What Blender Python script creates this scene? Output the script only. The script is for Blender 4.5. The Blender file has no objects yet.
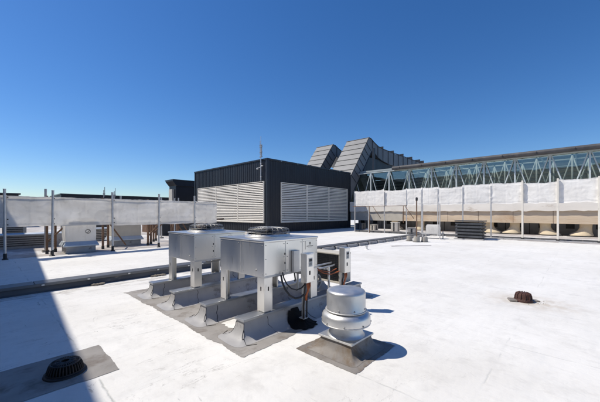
import bpy, bmesh, math, random
from mathutils import Vector, Matrix, noise
random.seed(7)
R = math.radians
sc = bpy.context.scene
col = sc.collection

# ------------------------------------------------------------------ helpers
def tag(o, label=None, cat=None, group=None, kind=None):
    if label: o['label'] = label
    if cat: o['category'] = cat
    if group: o['group'] = group
    if kind: o['kind'] = kind
    return o

def empty(name, loc=(0, 0, 0), label=None, cat=None, group=None, rz=0):
    o = bpy.data.objects.new(name, None); col.objects.link(o)
    o.location = loc; o.rotation_euler = (0, 0, rz); o.empty_display_size = .1
    return tag(o, label, cat, group)

def copy_tree(o, parent=None):
    c = o.copy(); col.objects.link(c); c.parent = parent
    for ch in list(o.children):
        copy_tree(ch, c)
    return c

class MB:
    def __init__(s): s.v = []; s.f = []; s.sm = []
    def add(s, vs, fs, smooth=False, M=None):
        n = len(s.v)
        s.v += [tuple(M @ Vector(v)) if M is not None else tuple(v) for v in vs]
        s.f += [tuple(i + n for i in f) for f in fs]
        s.sm += [smooth] * len(fs)
        return s
    def box(s, x0, x1, y0, y1, z0, z1, M=None):
        vs = [(x, y, z) for z in (z0, z1) for y in (y0, y1) for x in (x0, x1)]
        fs = [(0, 2, 3, 1), (4, 5, 7, 6), (0, 1, 5, 4), (2, 6, 7, 3), (0, 4, 6, 2), (1, 3, 7, 5)]
        return s.add(vs, fs, False, M)
    def prism(s, pts, a0, a1, axis='y', M=None):
        """polygon pts (p,q) extruded. axis y: (x,z); axis x: (y,z); axis z: (x,y)"""
        n = len(pts)
        def P(p, a):
            if axis == 'y': return (p[0], a, p[1])
            if axis == 'x': return (a, p[0], p[1])
            return (p[0], p[1], a)
        vs = [P(p, a0) for p in pts] + [P(p, a1) for p in pts]
        fs = [tuple(range(n)), tuple(range(2 * n - 1, n - 1, -1))]
        fs += [(i, i + n, (i + 1) % n + n, (i + 1) % n) for i in range(n)]
        return s.add(vs, fs, False, M)
    def tube(s, pts, r, n=8, caps=True, M=None, closed=False, r1=None):
        pts = [Vector(p) for p in pts]; vs = []; fs = []; m = len(pts)
        up = None
        for i, p in enumerate(pts):
            if closed: d = pts[(i + 1) % m] - pts[i - 1]
            else: d = pts[min(i + 1, m - 1)] - pts[max(i - 1, 0)]
            d.normalize()
            if up is None:
                up = Vector((0, 0, 1)) if abs(d.z) < .9 else Vector((1, 0, 0))
            a = d.cross(up).normalized(); b = a.cross(d).normalized(); up = b
            rr = r if r1 is None else r + (r1 - r) * i / (m - 1)
            vs += [p + (a * math.cos(2 * math.pi * k / n) + b * math.sin(2 * math.pi * k / n)) * rr for k in range(n)]
        for i in range(m if closed else m - 1):
            j = (i + 1) % m
            fs += [(i * n + k, i * n + (k + 1) % n, j * n + (k + 1) % n, j * n + k) for k in range(n)]
        if caps and not closed:
            fs += [tuple(range(n - 1, -1, -1)), tuple((m - 1) * n + k for k in range(n))]
        return s.add(vs, fs, n > 5, M)
    def lathe(s, prof, n=40, c=(0, 0, 0), M=None, jit=0, flat=()):
        vs = []; fs = []; m = len(prof)
        for i, (r, z) in enumerate(prof):
            for k in range(n):
                a = 2 * math.pi * k / n
                rr = r * (1 + jit * noise.noise(Vector((math.cos(a) * 2, math.sin(a) * 2, z * 5 + 3))))
                vs.append((c[0] + rr * math.cos(a), c[1] + rr * math.sin(a), c[2] + z))
        for i in range(m - 1):
            fs += [(i * n + k, i * n + (k + 1) % n, (i + 1) * n + (k + 1) % n, (i + 1) * n + k) for k in range(n)]
        if prof[0][0] > 1e-6: fs.append(tuple(range(n - 1, -1, -1)))
        if prof[-1][0] > 1e-6: fs.append(tuple((m - 1) * n + k for k in range(n)))
        return s.add(vs, fs, True, M)
    def build(s, name, mat, parent=None, bevel=0, seg=2, sharp=40, label=None):
        me = bpy.data.meshes.new(name)
        me.from_pydata(s.v, [], s.f); me.update()
        bm = bmesh.new(); bm.from_mesh(me)
        bmesh.ops.recalc_face_normals(bm, faces=bm.faces)
        bm.to_mesh(me); bm.free()
        me.polygons.foreach_set('use_smooth', s.sm)
        if any(s.sm):
            try: me.set_sharp_from_angle(angle=R(sharp))
            except Exception: pass
        o = bpy.data.objects.new(name, me); col.objects.link(o)
        me.materials.append(mat)
        if parent: o.parent = parent
        if bevel:
            b = o.modifiers.new('bevel', 'BEVEL'); b.width = bevel; b.segments = seg; b.limit_method = 'ANGLE'; b.angle_limit = R(40)
            b.harden_normals = False
        if label: o['label'] = label
        return o

# ------------------------------------------------------------------ materials
def node(nt, t, **kw):
    n = nt.nodes.new(t)
    for k, v in kw.items():
        if k == 'inp':
            for a, b in v.items(): n.inputs[a].default_value = b
        else: setattr(n, k, v)
    return n
def L(nt, a, b): nt.links.new(a, b)

def noise_fac(nt, scale, detail=6, lo=.4, hi=.6, stretch=None, rough=.55, dist=0, off=(0, 0, 0)):
    tc = node(nt, 'ShaderNodeTexCoord')
    mp = node(nt, 'ShaderNodeMapping')
    mp.inputs['Location'].default_value = off
    if stretch: mp.inputs['Scale'].default_value = stretch
    L(nt, tc.outputs['Object'], mp.inputs['Vector'])
    nz = node(nt, 'ShaderNodeTexNoise', inp={'Scale': scale, 'Detail': detail, 'Roughness': rough, 'Distortion': dist})
    L(nt, mp.outputs[0], nz.inputs['Vector'])
    mr = node(nt, 'ShaderNodeMapRange', inp={'From Min': lo, 'From Max': hi})
    L(nt, nz.outputs['Fac'], mr.inputs['Value'])
    return mr.outputs[0]

def mixc(nt, fac, a, b, mode='MIX'):
    m = node(nt, 'ShaderNodeMix', data_type='RGBA', blend_type=mode)
    for s, v in ((0, fac), (6, a), (7, b)):
        if hasattr(v, 'is_linked') or hasattr(v, 'links'): L(nt, v, m.inputs[s])
        elif s == 0: m.inputs[s].default_value = v
        else: m.inputs[s].default_value = (*v, 1) if len(v) == 3 else v
    return m.outputs[2]

def mth(nt, op, a, b=None, c=None):
    m = node(nt, 'ShaderNodeMath', operation=op)
    for i, v in enumerate((a, b, c)):
        if v is None: continue
        if hasattr(v, 'links'): L(nt, v, m.inputs[i])
        else: m.inputs[i].default_value = v
    return m.outputs[0]

def base_mat(name):
    m = bpy.data.materials.new(name); m.use_nodes = True
    nt = m.node_tree; p = nt.nodes['Principled BSDF']
    return m, nt, p

def bump(nt, p, h, strength=.3, dist=.01):
    b = node(nt, 'ShaderNodeBump', inp={'Strength': strength, 'Distance': dist})
    L(nt, h, b.inputs['Height']); L(nt, b.outputs[0], p.inputs['Normal'])

def mk(name, c1, c2=None, rough=.6, metal=0, scale=3, stretch=None, bs=0, bscale=20, dirt=None, dirt_amt=(.55, .7), dscale=2, r2=None, spec=.5):
    m, nt, p = base_mat(name)
    c2 = c2 or tuple(x * .8 for x in c1)
    f = noise_fac(nt, scale, 8, .35, .65, stretch)
    c = mixc(nt, f, c1, c2)
    if dirt:
        g = noise_fac(nt, dscale, 10, dirt_amt[0], dirt_amt[1], stretch, .65, .3, (3, 7, 1))
        c = mixc(nt, g, c, dirt)
    L(nt, c, p.inputs['Base Color'])
    p.inputs['Metallic'].default_value = metal
    p.inputs['Specular IOR Level'].default_value = spec
    if r2 is not None:
        g = noise_fac(nt, scale * 2.3, 6, .3, .7, stretch)
        mr = node(nt, 'ShaderNodeMapRange', inp={'To Min': rough, 'To Max': r2})
        L(nt, g, mr.inputs['Value']); L(nt, mr.outputs[0], p.inputs['Roughness'])
    else: p.inputs['Roughness'].default_value = rough
    if bs:
        h = noise_fac(nt, bscale, 6, 0, 1, stretch)
        bump(nt, p, h, bs, .01)
    return m

def near0(nt, X):
    n = node(nt, 'ShaderNodeMapRange', inp={'From Min': 3.2, 'From Max': 1.2, 'To Min': 0, 'To Max': 1}); L(nt, X, n.inputs['Value'])
    return n.outputs[0]

# white coated roof membrane, with seams, scuffs, cracks, stains
def roof_material():
    m, nt, p = base_mat('white_roof_coating')
    tc = node(nt, 'ShaderNodeTexCoord'); sx = node(nt, 'ShaderNodeSeparateXYZ')
    L(nt, tc.outputs['Object'], sx.inputs[0])
    X, Y = sx.outputs[0], sx.outputs[1]
    wob = noise_fac(nt, 1.3, 5, 0, 1)
    wob2 = noise_fac(nt, 9, 4, 0, 1, off=(4, 1, 0))
    c = mixc(nt, noise_fac(nt, .45, 8, .3, .7), (.80, .785, .755), (.72, .705, .675))
    c = mixc(nt, mth(nt, 'MULTIPLY', noise_fac(nt, 2.2, 10, .52, .75, rough=.7), .5), c, (.50, .49, .47))
    # long brushed / rolled streaks
    c = mixc(nt, mth(nt, 'MULTIPLY', noise_fac(nt, 2.0, 6, .5, .8, (.25, 2.2, 1)), .35), c, (.60, .60, .59))
    c = mixc(nt, mth(nt, 'MULTIPLY', noise_fac(nt, .35, 9, .45, .7, rough=.68, off=(3, 3, 0)), .5), c, (.60, .575, .53))
    c = mixc(nt, mth(nt, 'MULTIPLY', noise_fac(nt, 11, 6, .56, .72, (1, .5, 1)), .22), c, (.45, .43, .40))
    # seams
    def seam(V, W, period, offs, width, amp):
        a = mth(nt, 'ADD', V, mth(nt, 'MULTIPLY', mth(nt, 'SUBTRACT', wob, .5), amp))
        a = mth(nt, 'ADD', a, mth(nt, 'MULTIPLY', mth(nt, 'SUBTRACT', wob2, .5), amp * .35))
        a = mth(nt, 'ADD', a, offs)
        fr = mth(nt, 'FRACT', mth(nt, 'DIVIDE', a, period))
        d = mth(nt, 'MULTIPLY', mth(nt, 'ABSOLUTE', mth(nt, 'SUBTRACT', fr, .5)), period)
        s = node(nt, 'ShaderNodeMapRange', inp={'From Min': 0, 'From Max': width, 'To Min': 1, 'To Max': 0})
        L(nt, d, s.inputs['Value'])
        step = node(nt, 'ShaderNodeMapRange', inp={'From Min': .496, 'From Max': .504})
        L(nt, fr, step.inputs['Value'])
        return s.outputs[0], fr
    s1, fr1 = seam(X, Y, 1.9, .12, .016, .10)
    s2, fr2 = seam(Y, X, 3.8, 1.2, .014, .10)
    brk = noise_fac(nt, 2.6, 6, .42, .6, off=(9, 2, 0))
    sm = mth(nt, 'MAXIMUM', mth(nt, 'MULTIPLY', s1, brk), mth(nt, 'MULTIPLY', s2, noise_fac(nt, 1.7, 6, .45, .6, off=(2, 8, 0))))
    c = mixc(nt, mth(nt, 'MULTIPLY', sm, mth(nt, 'ADD', .3, mth(nt, 'MULTIPLY', near0(nt, X), .45))), c, (.34, .35, .33))
    # cracks in the coating, dense near the curb at the left
    near = node(nt, 'ShaderNodeMapRange', inp={'From Min': 2.6, 'From Max': .6, 'To Min': 0, 'To Max': 1}); L(nt, X, near.inputs['Value'])
    crk = noise_fac(nt, 3.2, 10, .62, .66, (1.0, .38, 1), .72, 1.2, (1, 3, 0))
    c = mixc(nt, mth(nt, 'MULTIPLY', mth(nt, 'MULTIPLY', crk, near.outputs[0]), .75), c, (.30, .29, .27))
    flk = noise_fac(nt, 5.5, 8, .735, .76, (1, .8, 1), .75, .4, (6, 3, 0))
    c = mixc(nt, mth(nt, 'MULTIPLY', flk, .7), c, (.33, .31, .28))
    # dirt at the foot of the expansion joint (y = 8.4)
    def band(V, y0, w):
        d = mth(nt, 'ABSOLUTE', mth(nt, 'SUBTRACT', V, y0))
        s = node(nt, 'ShaderNodeMapRange', inp={'From Min': 0, 'From Max': w, 'To Min': 1, 'To Max': 0}); L(nt, d, s.inputs['Value'])
        return s.outputs[0]
    bd = mth(nt, 'MULTIPLY', band(Y, 8.2, .7), noise_fac(nt, 4.5, 9, .50, .58, (.5, 1.6, 1), .7, .6, (5, 5, 0)))
    c = mixc(nt, mth(nt, 'MULTIPLY', bd, .8), c, (.34, .31, .28))
    # rusty stain round the far drain, faint ponding stains
    def spot(cx, cy, r, ay=1.):
        dx = mth(nt, 'POWER', mth(nt, 'SUBTRACT', X, cx), 2.); dy = mth(nt, 'MULTIPLY', mth(nt, 'POWER', mth(nt, 'SUBTRACT', Y, cy), 2.), ay)
        d = mth(nt, 'SQRT', mth(nt, 'ADD', dx, dy))
        s = node(nt, 'ShaderNodeMapRange', inp={'From Min': r * .25, 'From Max': r, 'To Min': 1, 'To Max': 0}); L(nt, d, s.inputs['Value'])
        return s.outputs[0]
    st = mth(nt, 'MULTIPLY', spot(7.2, .7, .75, .6), noise_fac(nt, 5, 7, .35, .6, off=(1, 1, 0)))
    c = mixc(nt, mth(nt, 'MULTIPLY', st, .55), c, (.42, .34, .25))
    pd = mth(nt, 'MULTIPLY', spot(10.5, 5.5, 4.0, 1.5), noise_fac(nt, 1.1, 8, .45, .62, off=(7, 1, 0)))
    c = mixc(nt, mth(nt, 'MULTIPLY', pd, .3), c, (.55, .53, .48))
    # thin jagged splits in the coating, running along the curb
    sp1 = noise_fac(nt, 1.9, 8, 0, 1, (.35, 1.5, 1), .62, .4, (2, 2, 0))
    ln = node(nt, 'ShaderNodeMapRange', inp={'From Min': .0, 'From Max': .006, 'To Min': 1, 'To Max': 0}); L(nt, mth(nt, 'ABSOLUTE', mth(nt, 'SUBTRACT', sp1, .5)), ln.inputs['Value'])
    lm = mth(nt, 'MULTIPLY', mth(nt, 'MULTIPLY', ln.outputs[0], noise_fac(nt, 1.2, 5, .5, .58, off=(8, 0, 0))), mth(nt, 'ADD', .18, mth(nt, 'MULTIPLY', near0(nt, X), .6)))
    c = mixc(nt, lm, c, (.25, .235, .215))
    # scuffed traffic marks round the units
    tm = mth(nt, 'MULTIPLY', spot(3.4, 3.6, 3.6, .6), noise_fac(nt, 3.2, 9, .53, .66, (1, .6, 1), .72, .2, (4, 4, 0)))
    c = mixc(nt, mth(nt, 'MULTIPLY', tm, .32), c, (.44, .42, .39))
    # specks of debris
    vo = node(nt, 'ShaderNodeTexVoronoi', inp={'Scale': 1.15, 'Randomness': 1}); L(nt, tc.outputs['Object'], vo.inputs['Vector'])
    sp = node(nt, 'ShaderNodeMapRange', inp={'From Min': .018, 'From Max': .03, 'To Min': 1, 'To Max': 0}); L(nt, vo.outputs['Distance'], sp.inputs['Value'])
    c = mixc(nt, mth(nt, 'MULTIPLY', sp.outputs[0], .7), c, (.16, .13, .10))
    L(nt, c, p.inputs['Base Color']); p.inputs['Roughness'].default_value = .62
    p.inputs['Specular IOR Level'].default_value = .35
    h = mth(nt, 'ADD', mth(nt, 'MULTIPLY', noise_fac(nt, 1.6, 5, 0, 1), 1.2), mth(nt, 'MULTIPLY', noise_fac(nt, 26, 5, 0, 1), .10))
    h = mth(nt, 'ADD', h, mth(nt, 'MULTIPLY', sm, -.12))
    h = mth(nt, 'ADD', h, mth(nt, 'MULTIPLY', noise_fac(nt, 5, 4, 0, 1, (.4, 1.6, 1)), .18))
    bump(nt, p, h, .55, .03)
    return m

def fabric_material(nm='white_tarp_fabric', ca=(.90, .885, .86), cb=(.80, .78, .745), trans=.60):
    m, nt, p = base_mat(nm)
    c = mixc(nt, noise_fac(nt, 1.4, 8, .35, .65), ca, cb)
    c = mixc(nt, mth(nt, 'MULTIPLY', noise_fac(nt, 5, 8, .55, .72, (1, 1, .5)), .5), c, (.66, .64, .60))
    L(nt, c, p.inputs['Base Color']); p.inputs['Roughness'].default_value = .8
    h = mth(nt, 'ADD', noise_fac(nt, 4, 6, 0, 1, (1, 1, .6)), mth(nt, 'MULTIPLY', noise_fac(nt, 14, 4, 0, 1, (.7, .7, 2.5)), .4))
    bump(nt, p, h, .45, .03)
    tr = node(nt, 'ShaderNodeBsdfTranslucent'); L(nt, c, tr.inputs[0])
    mx = node(nt, 'ShaderNodeMixShader', inp={0: trans})
    out = nt.nodes['Material Output']
    L(nt, p.outputs[0], mx.inputs[1]); L(nt, tr.outputs[0], mx.inputs[2]); L(nt, mx.outputs[0], out.inputs[0])
    return m

def glass_material():
    m, nt, p = base_mat('tinted_glass')
    gl = node(nt, 'ShaderNodeBsdfGlossy', inp={'Color': (.85, .92, .92, 1), 'Roughness': .03})
    tr = node(nt, 'ShaderNodeBsdfTransparent', inp={'Color': (.86, .88, .865, 1)})
    fr = node(nt, 'ShaderNodeFresnel', inp={'IOR': 1.5})
    f = mth(nt, 'ADD', mth(nt, 'MULTIPLY', fr.outputs[0], .9), .10)
    mx = node(nt, 'ShaderNodeMixShader'); L(nt, f, mx.inputs[0])
    L(nt, tr.outputs[0], mx.inputs[1]); L(nt, gl.outputs[0], mx.inputs[2])
    h = noise_fac(nt, .8, 2, 0, 1)
    b = node(nt, 'ShaderNodeBump', inp={'Strength': .08, 'Distance': .05}); L(nt, h, b.inputs['Height']); L(nt, b.outputs[0], gl.inputs['Normal'])
    L(nt, mx.outputs[0], nt.nodes['Material Output'].inputs[0])
    return m

def ply_material():
    m, nt, p = base_mat('weathered_tan_boarding')
    c = mixc(nt, noise_fac(nt, 1.3, 8, .35, .65, (1, .5, 2)), (.68, .54, .39), (.57, .45, .32))
    c = mixc(nt, mth(nt, 'MULTIPLY', noise_fac(nt, 6, 8, .45, .7, (1, .25, 5)), .55), c, (.72, .64, .52))
    c = mixc(nt, mth(nt, 'MULTIPLY', noise_fac(nt, .5, 6, .56, .68, (1, 1, 1.4), .6, .5, (2, 5, 0)), .6), c, (.45, .25, .12))
    L(nt, c, p.inputs['Base Color']); p.inputs['Roughness'].default_value = .75
    bump(nt, p, noise_fac(nt, 7, 6, 0, 1, (1, .4, 3)), .4, .02)
    return m

M = {}
M['roof'] = roof_material()
M['tarp'] = fabric_material()
M['glass'] = glass_material()
M['tarp_sunny'] = fabric_material('sunlit_tarp_fabric', (.93, .905, .86), (.84, .81, .765), .10)  # lighter copy of the tarp, sunlit brightness put into its colour
M['ply'] = ply_material()
M['grey_mem'] = mk('bare_grey_membrane', (.24, .225, .21), (.34, .32, .30), .8, 0, 1.6, bs=.35, bscale=18, dirt=(.16, .135, .115), dirt_amt=(.50, .66), dscale=2.6)
M['stained_mem'] = mk('stained_membrane', (.19, .175, .165), (.28, .26, .24), .8, 0, 2.2, bs=.4, bscale=16, dirt=(.15, .11, .075), dirt_amt=(.48, .66), dscale=3.4)
M['curb_mem'] = mk('curb_membrane', (.30, .295, .30), (.40, .39, .385), .55, 0, 2.2, bs=.25, bscale=9, dirt=(.14, .125, .11), dirt_amt=(.56, .7), dscale=4)
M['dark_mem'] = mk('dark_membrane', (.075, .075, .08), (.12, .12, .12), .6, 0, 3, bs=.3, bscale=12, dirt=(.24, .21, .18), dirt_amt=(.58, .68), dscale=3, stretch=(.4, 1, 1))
M['cap_metal'] = mk('sheet_metal_cap', (.42, .44, .47), (.27, .28, .30), .30, .85, 3, (.4, 1, 1), bs=.12, bscale=5, r2=.55, dirt=(.20, .16, .13), dirt_amt=(.56, .68), dscale=4)
M['galv'] = mk('galvanised_steel', (.64, .635, .62), (.54, .535, .53), .42, .55, 6, bs=.05, bscale=4, r2=.50, dirt=(.42, .40, .37), dirt_amt=(.62, .72), dscale=5)
M['cabinet'] = mk('cabinet_steel', (.84, .82, .785), (.73, .715, .685), .27, .97, 1.4, (1, 1, .25), bs=.10, bscale=2.6, r2=.42, dirt=(.50, .46, .41), dirt_amt=(.58, .74), dscale=7)
M['alu'] = mk('spun_aluminium', (.70, .70, .695), (.60, .595, .585), .36, .88, 3, bs=.04, bscale=7, r2=.52, dirt=(.48, .44, .38), dirt_amt=(.6, .75), dscale=6)
M['wire'] = mk('wire_guard', (.30, .30, .30), (.38, .38, .38), .5, .5, 8)
M['black'] = mk('black_plastic', (.015, .015, .017), (.03, .03, .03), .5, 0, 5)
M['tar'] = mk('black_mastic', (.006, .006, .006), (.012, .011, .010), .75, 0, 12, bs=.5, bscale=30, spec=.2)
M['iron'] = mk('black_cast_iron', (.018, .016, .016), (.035, .028, .026), .55, .3, 9, bs=.4, bscale=40, dirt=(.06, .03, .02), dirt_amt=(.55, .7), dscale=8)
M['rust'] = mk('rusted_iron', (.10, .045, .035), (.055, .028, .025), .7, .3, 14, bs=.5, bscale=40, dirt=(.22, .16, .12), dirt_amt=(.6, .7), dscale=16)
M['rustpost'] = mk('rusty_brown_steel', (.19, .105, .06), (.12, .07, .045), .75, 0, 4, (1, 1, .5), dirt=(.28, .22, .17), dirt_amt=(.55, .7), dscale=3)
M['orange'] = mk('orange_conduit', (.48, .13, .04), (.36, .10, .035), .5, 0, 6)
M['concrete'] = mk('rough_concrete', (.42, .39, .34), (.32, .295, .26), .9, 0, 5, bs=.5, bscale=30)
M['clad'] = mk('charcoal_metal_cladding', (.013, .015, .020), (.019, .022, .029), .42, .15, .8, (1, 1, .3), bs=.05, bscale=3, r2=.55)
M['trim'] = mk('charcoal_trim', (.022, .026, .034), (.032, .037, .046), .4, .3, 2)
M['louvre'] = mk('pale_louvre_paint', (.82, .765, .67), (.74, .69, .60), .45, 0, 2, dirt=(.45, .42, .37), dirt_amt=(.6, .75), dscale=1.5)
M['duct'] = mk('zinc_sheet_cladding', (.105, .11, .122), (.145, .15, .163), .5, 0, .7, bs=.12, bscale=1.3, r2=.48)
M['duct_side'] = M['duct']
M['seam'] = mk('dark_seam_metal', (.045, .048, .055), None, .5, .4, 3)
M['truss'] = mk('pale_teal_truss_paint', (.56, .61, .61), (.49, .54, .54), .5, 0, 1)
M['fascia'] = mk('dark_roof_fascia', (.06, .058, .06), (.09, .086, .086), .7, 0, 1.5, bs=.3, bscale=4, dirt=(.14, .13, .12), dirt_amt=(.55, .7), dscale=1)
M['cream'] = mk('cream_flashing_sheet', (.86, .81, .73), (.78, .73, .65), .7, 0, 1.2, (1, .4, 1), bs=.3, bscale=3, dirt=(.42, .33, .24), dirt_amt=(.58, .72), dscale=1)
M['hoof'] = mk('buff_pipe_boot', (.70, .58, .40), (.60, .50, .35), .7, 0, 2, bs=.2, bscale=8, dirt=(.28, .22, .15), dirt_amt=(.6, .75), dscale=3)
M['blockwall'] = mk('grey_block', (.30, .31, .33), (.38, .39, .40), .8, 0, 3, bs=.2, bscale=12)
M['dark_inner'] = mk('dark_interior', (.34, .37, .36), (.46, .49, .48), .7, 0, .6)
M['inner_slat'] = mk('interior_slat', (.14, .145, .12), (.10, .10, .085), .7, 0, .6)
M['deck'] = mk('weathered_grey_roofing', (.36, .325, .30), (.48, .45, .43), .85, 0, .9, bs=.3, bscale=8, dirt=(.66, .65, .63), dirt_amt=(.5, .62), dscale=.5)
M['city'] = mk('far_ground', (.14, .15, .11), (.22, .21, .19), .9, 0, .01)
M['roofwall'] = mk('building_side_wall', (.16, .155, .15), (.2, .195, .19), .85, 0, .5)
M['beige'] = mk('beige_enclosure_paint', (.55, .51, .44), (.48, .445, .385), .6, 0, 2, dirt=(.34, .30, .25), dirt_amt=(.58, .72), dscale=2)
M['coil'] = mk('coil_fins', (.07, .065, .06), (.11, .10, .09), .55, .4, 20)
M['blue_cap'] = mk('pale_flashing_cap', (.56, .60, .63), (.48, .52, .56), .42, .5, 2, bs=.2, bscale=5, r2=.6)
M['inkmark'] = mk('ink', (.03, .03, .035), None, .6, 0, 3)
M['sticker'] = mk('sticker', (.62, .62, .60), None, .5, 0, 3)
M['red'] = mk('red_handle', (.45, .03, .03), None, .45, 0, 3)
M['gravel'] = mk('grit', (.25, .22, .18), (.14, .12, .10), .95, 0, 30)
M['copper'] = mk('pipe_wrap', (.04, .04, .042), None, .7, 0, 3)

# ------------------------------------------------------------------ camera, light, sky
cam = bpy.data.cameras.new('camera'); camo = bpy.data.objects.new('camera', cam); col.objects.link(camo)
camo.location = (0, 0, 1.7); camo.rotation_euler = (R(90), 0, math.atan2(-.730, .683))
cam.lens = 17.96; cam.sensor_width = 36; cam.shift_y = .020; cam.clip_end = 5000; cam.clip_start = .05
sc.camera = camo
EL = 55.0; SX, SY = -.60, .80
sd = Vector((SX, SY, 0)).normalized() * math.cos(R(EL)) + Vector((0, 0, math.sin(R(EL))))
sun = bpy.data.lights.new('sun', 'SUN'); suno = bpy.data.objects.new('sun', sun); col.objects.link(suno)
sun.energy = 4.75; sun.angle = R(.5); sun.color = (1, .935, .82)
suno.rotation_euler = (-sd).to_track_quat('-Z', 'Y').to_euler(); suno.location = (0, 0, 30)
w = bpy.data.worlds.new('World'); sc.world = w; w.use_nodes = True
nt = w.node_tree; bg = nt.nodes['Background']
sky = nt.nodes.new('ShaderNodeTexSky'); sky.sky_type = 'NISHITA'; sky.sun_disc = False
sky.sun_elevation = R(EL); sky.sun_rotation = math.atan2(SX, SY)
sky.altitude = 0; sky.air_density = 1.0; sky.dust_density = .2; sky.ozone_density = 6
hs = nt.nodes.new('ShaderNodeHueSaturation'); hs.inputs['Saturation'].default_value = 1.22; hs.inputs['Hue'].default_value = .506
L(nt, sky.outputs[0], hs.inputs['Color']); L(nt, hs.outputs[0], bg.inputs[0]); bg.inputs[1].default_value = .122
sc.view_settings.view_transform = 'Standard'; sc.view_settings.look = 'None'
sc.view_settings.exposure = 0; sc.view_settings.gamma = 1
sc.render.engine = 'CYCLES'

# ------------------------------------------------------------------ setting
def sheet_grid(name, x0, x1, y0, y1, z, mat, thick=None):
    b = MB(); b.add([(x0, y0, z), (x1, y0, z), (x1, y1, z), (x0, y1, z)], [(0, 1, 2, 3)])
    return tag(b.build(name, mat), kind='structure')
sheet_grid('ground', -2500, 2500, -2500, 2500, -16, M['city'])
b = MB(); b.box(-14, 62, -26, 74, -.6, 0); tag(b.build('roof_surface', M['roof']), kind='structure')
b = MB(); b.box(-13.9, 61.9, -25.9, 73.9, -15.99, -.61); tag(b.build('building_below', M['roofwall']), kind='structure')
sheet_grid('weathered_roofing', -5, 16.3, 15.35, 60, .004, M['deck'])
sheet_grid('weathered_roofing', 23.45, 30.9, -12, 15.5, .004, M['deck'])

def ragged(name, x0, x1, y0, y1, z, mat, amp=.05, step=.025, seed=0, kind='structure', sides=(1, 1, 1, 1), thick=0):
    pts = []
    def n1(a, b): return noise.noise(Vector((a * 31 + seed, b * 31, 2))) * min(amp, .05) * .35 + noise.noise(Vector((a * 3.1 + seed, b * 3.1, seed))) * amp + noise.noise(Vector((a * 13 + seed, b * 13, 5))) * amp * .4
    k = int((x1 - x0) / step); l = int((y1 - y0) / step)
    for i in range(k): x = x0 + (x1 - x0) * i / k; pts.append((x, y0 + n1(x, y0) * sides[0]))
    for i in range(l): y = y0 + (y1 - y0) * i / l; pts.append((x1 + n1(x1, y) * sides[1], y))
    for i in range(k): x = x1 - (x1 - x0) * i / k; pts.append((x, y1 + n1(x, y1) * sides[2]))
    for i in range(l): y = y1 - (y1 - y0) * i / l; pts.append((x0 + n1(x0, y) * sides[3], y))
    b = MB(); b.add([(p[0], p[1], z) for p in pts], [tuple(range(len(pts)))])
    return tag(b.build(name, mat), kind=kind)
ragged('bare_membrane', 2.12, 3.45, 2.9, 7.1, .004, M['grey_mem'], .045, seed=1)
ragged('bare_membrane', -.6, 1.04, 3.66, 4.52, .004, M['grey_mem'], .015, seed=2)
ragged('bare_membrane', 2.70, 3.62, 1.72, 2.60, .004, M['stained_mem'], .03, seed=3)
ragged('white_coating', 2.55, 3.4, 3.72, 4.02, .008, M['roof'], .16, seed=8)
ragged('white_coating', 2.75, 3.5, 4.75, 5.0, .008, M['roof'], .14, seed=11)
ragged('white_coating', 2.8, 3.6, 5.75, 6.08, .008, M['roof'], .14, seed=14)

# ------------------------------------------------------------------ equipment curbs (sleepers) under the units
def skirt_rings(x0, x1, y0, y1, prof, nc=5):
    """rounded-rectangle rings flaring outward. prof = [(offset, z)]"""
    vs = []; fs = []; rings = []
    for off, z in prof:
        rr = max(.012, off * .5); ring = []
        for (cx, cy, a0) in ((x1 + off - rr, y1 + off - rr, 0), (x0 - off + rr, y1 + off - rr, 90), (x0 - off + rr, y0 - off + rr, 180), (x1 + off - rr, y0 - off + rr, 270)):
            for k in range(nc + 1):
                a = R(a0 + 90 * k / nc)
                ring.append((cx + rr * math.cos(a), cy + rr * math.sin(a), z))
        # denser sides come from subdividing long edges
        dense = []
        m = len(ring)
        for i in range(m):
            p, q = Vector(ring[i]), Vector(ring[(i + 1) % m]); dense.append(tuple(p))
            if (i + 1) % (nc + 1) == 0:
                n = 14
                for t in range(1, n): dense.append(tuple(p.lerp(q, t / n)))
        rings.append(dense)
    m = len(rings[0])
    for j, ring in enumerate(rings):
        for p in ring:
            v = Vector(p)
            d = noise.noise_vector(v * 3.5) * .012 * (1 if 0 < j < len(rings) - 1 else (.0 if j else .0))
            if j == 0: d = Vector((noise.noise(v * 2.5), noise.noise(v * 2.5 + Vector((9, 0, 0))), 0)) * .035
            vs.append(tuple(v + d))
    for j in range(len(rings) - 1):
        fs += [(j * m + k, j * m + (k + 1) % m, (j + 1) * m + (k + 1) % m, (j + 1) * m + k) for k in range(m)]
    fs.append(tuple((len(rings) - 1) * m + k for k in range(m)))
    return vs, fs

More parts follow.
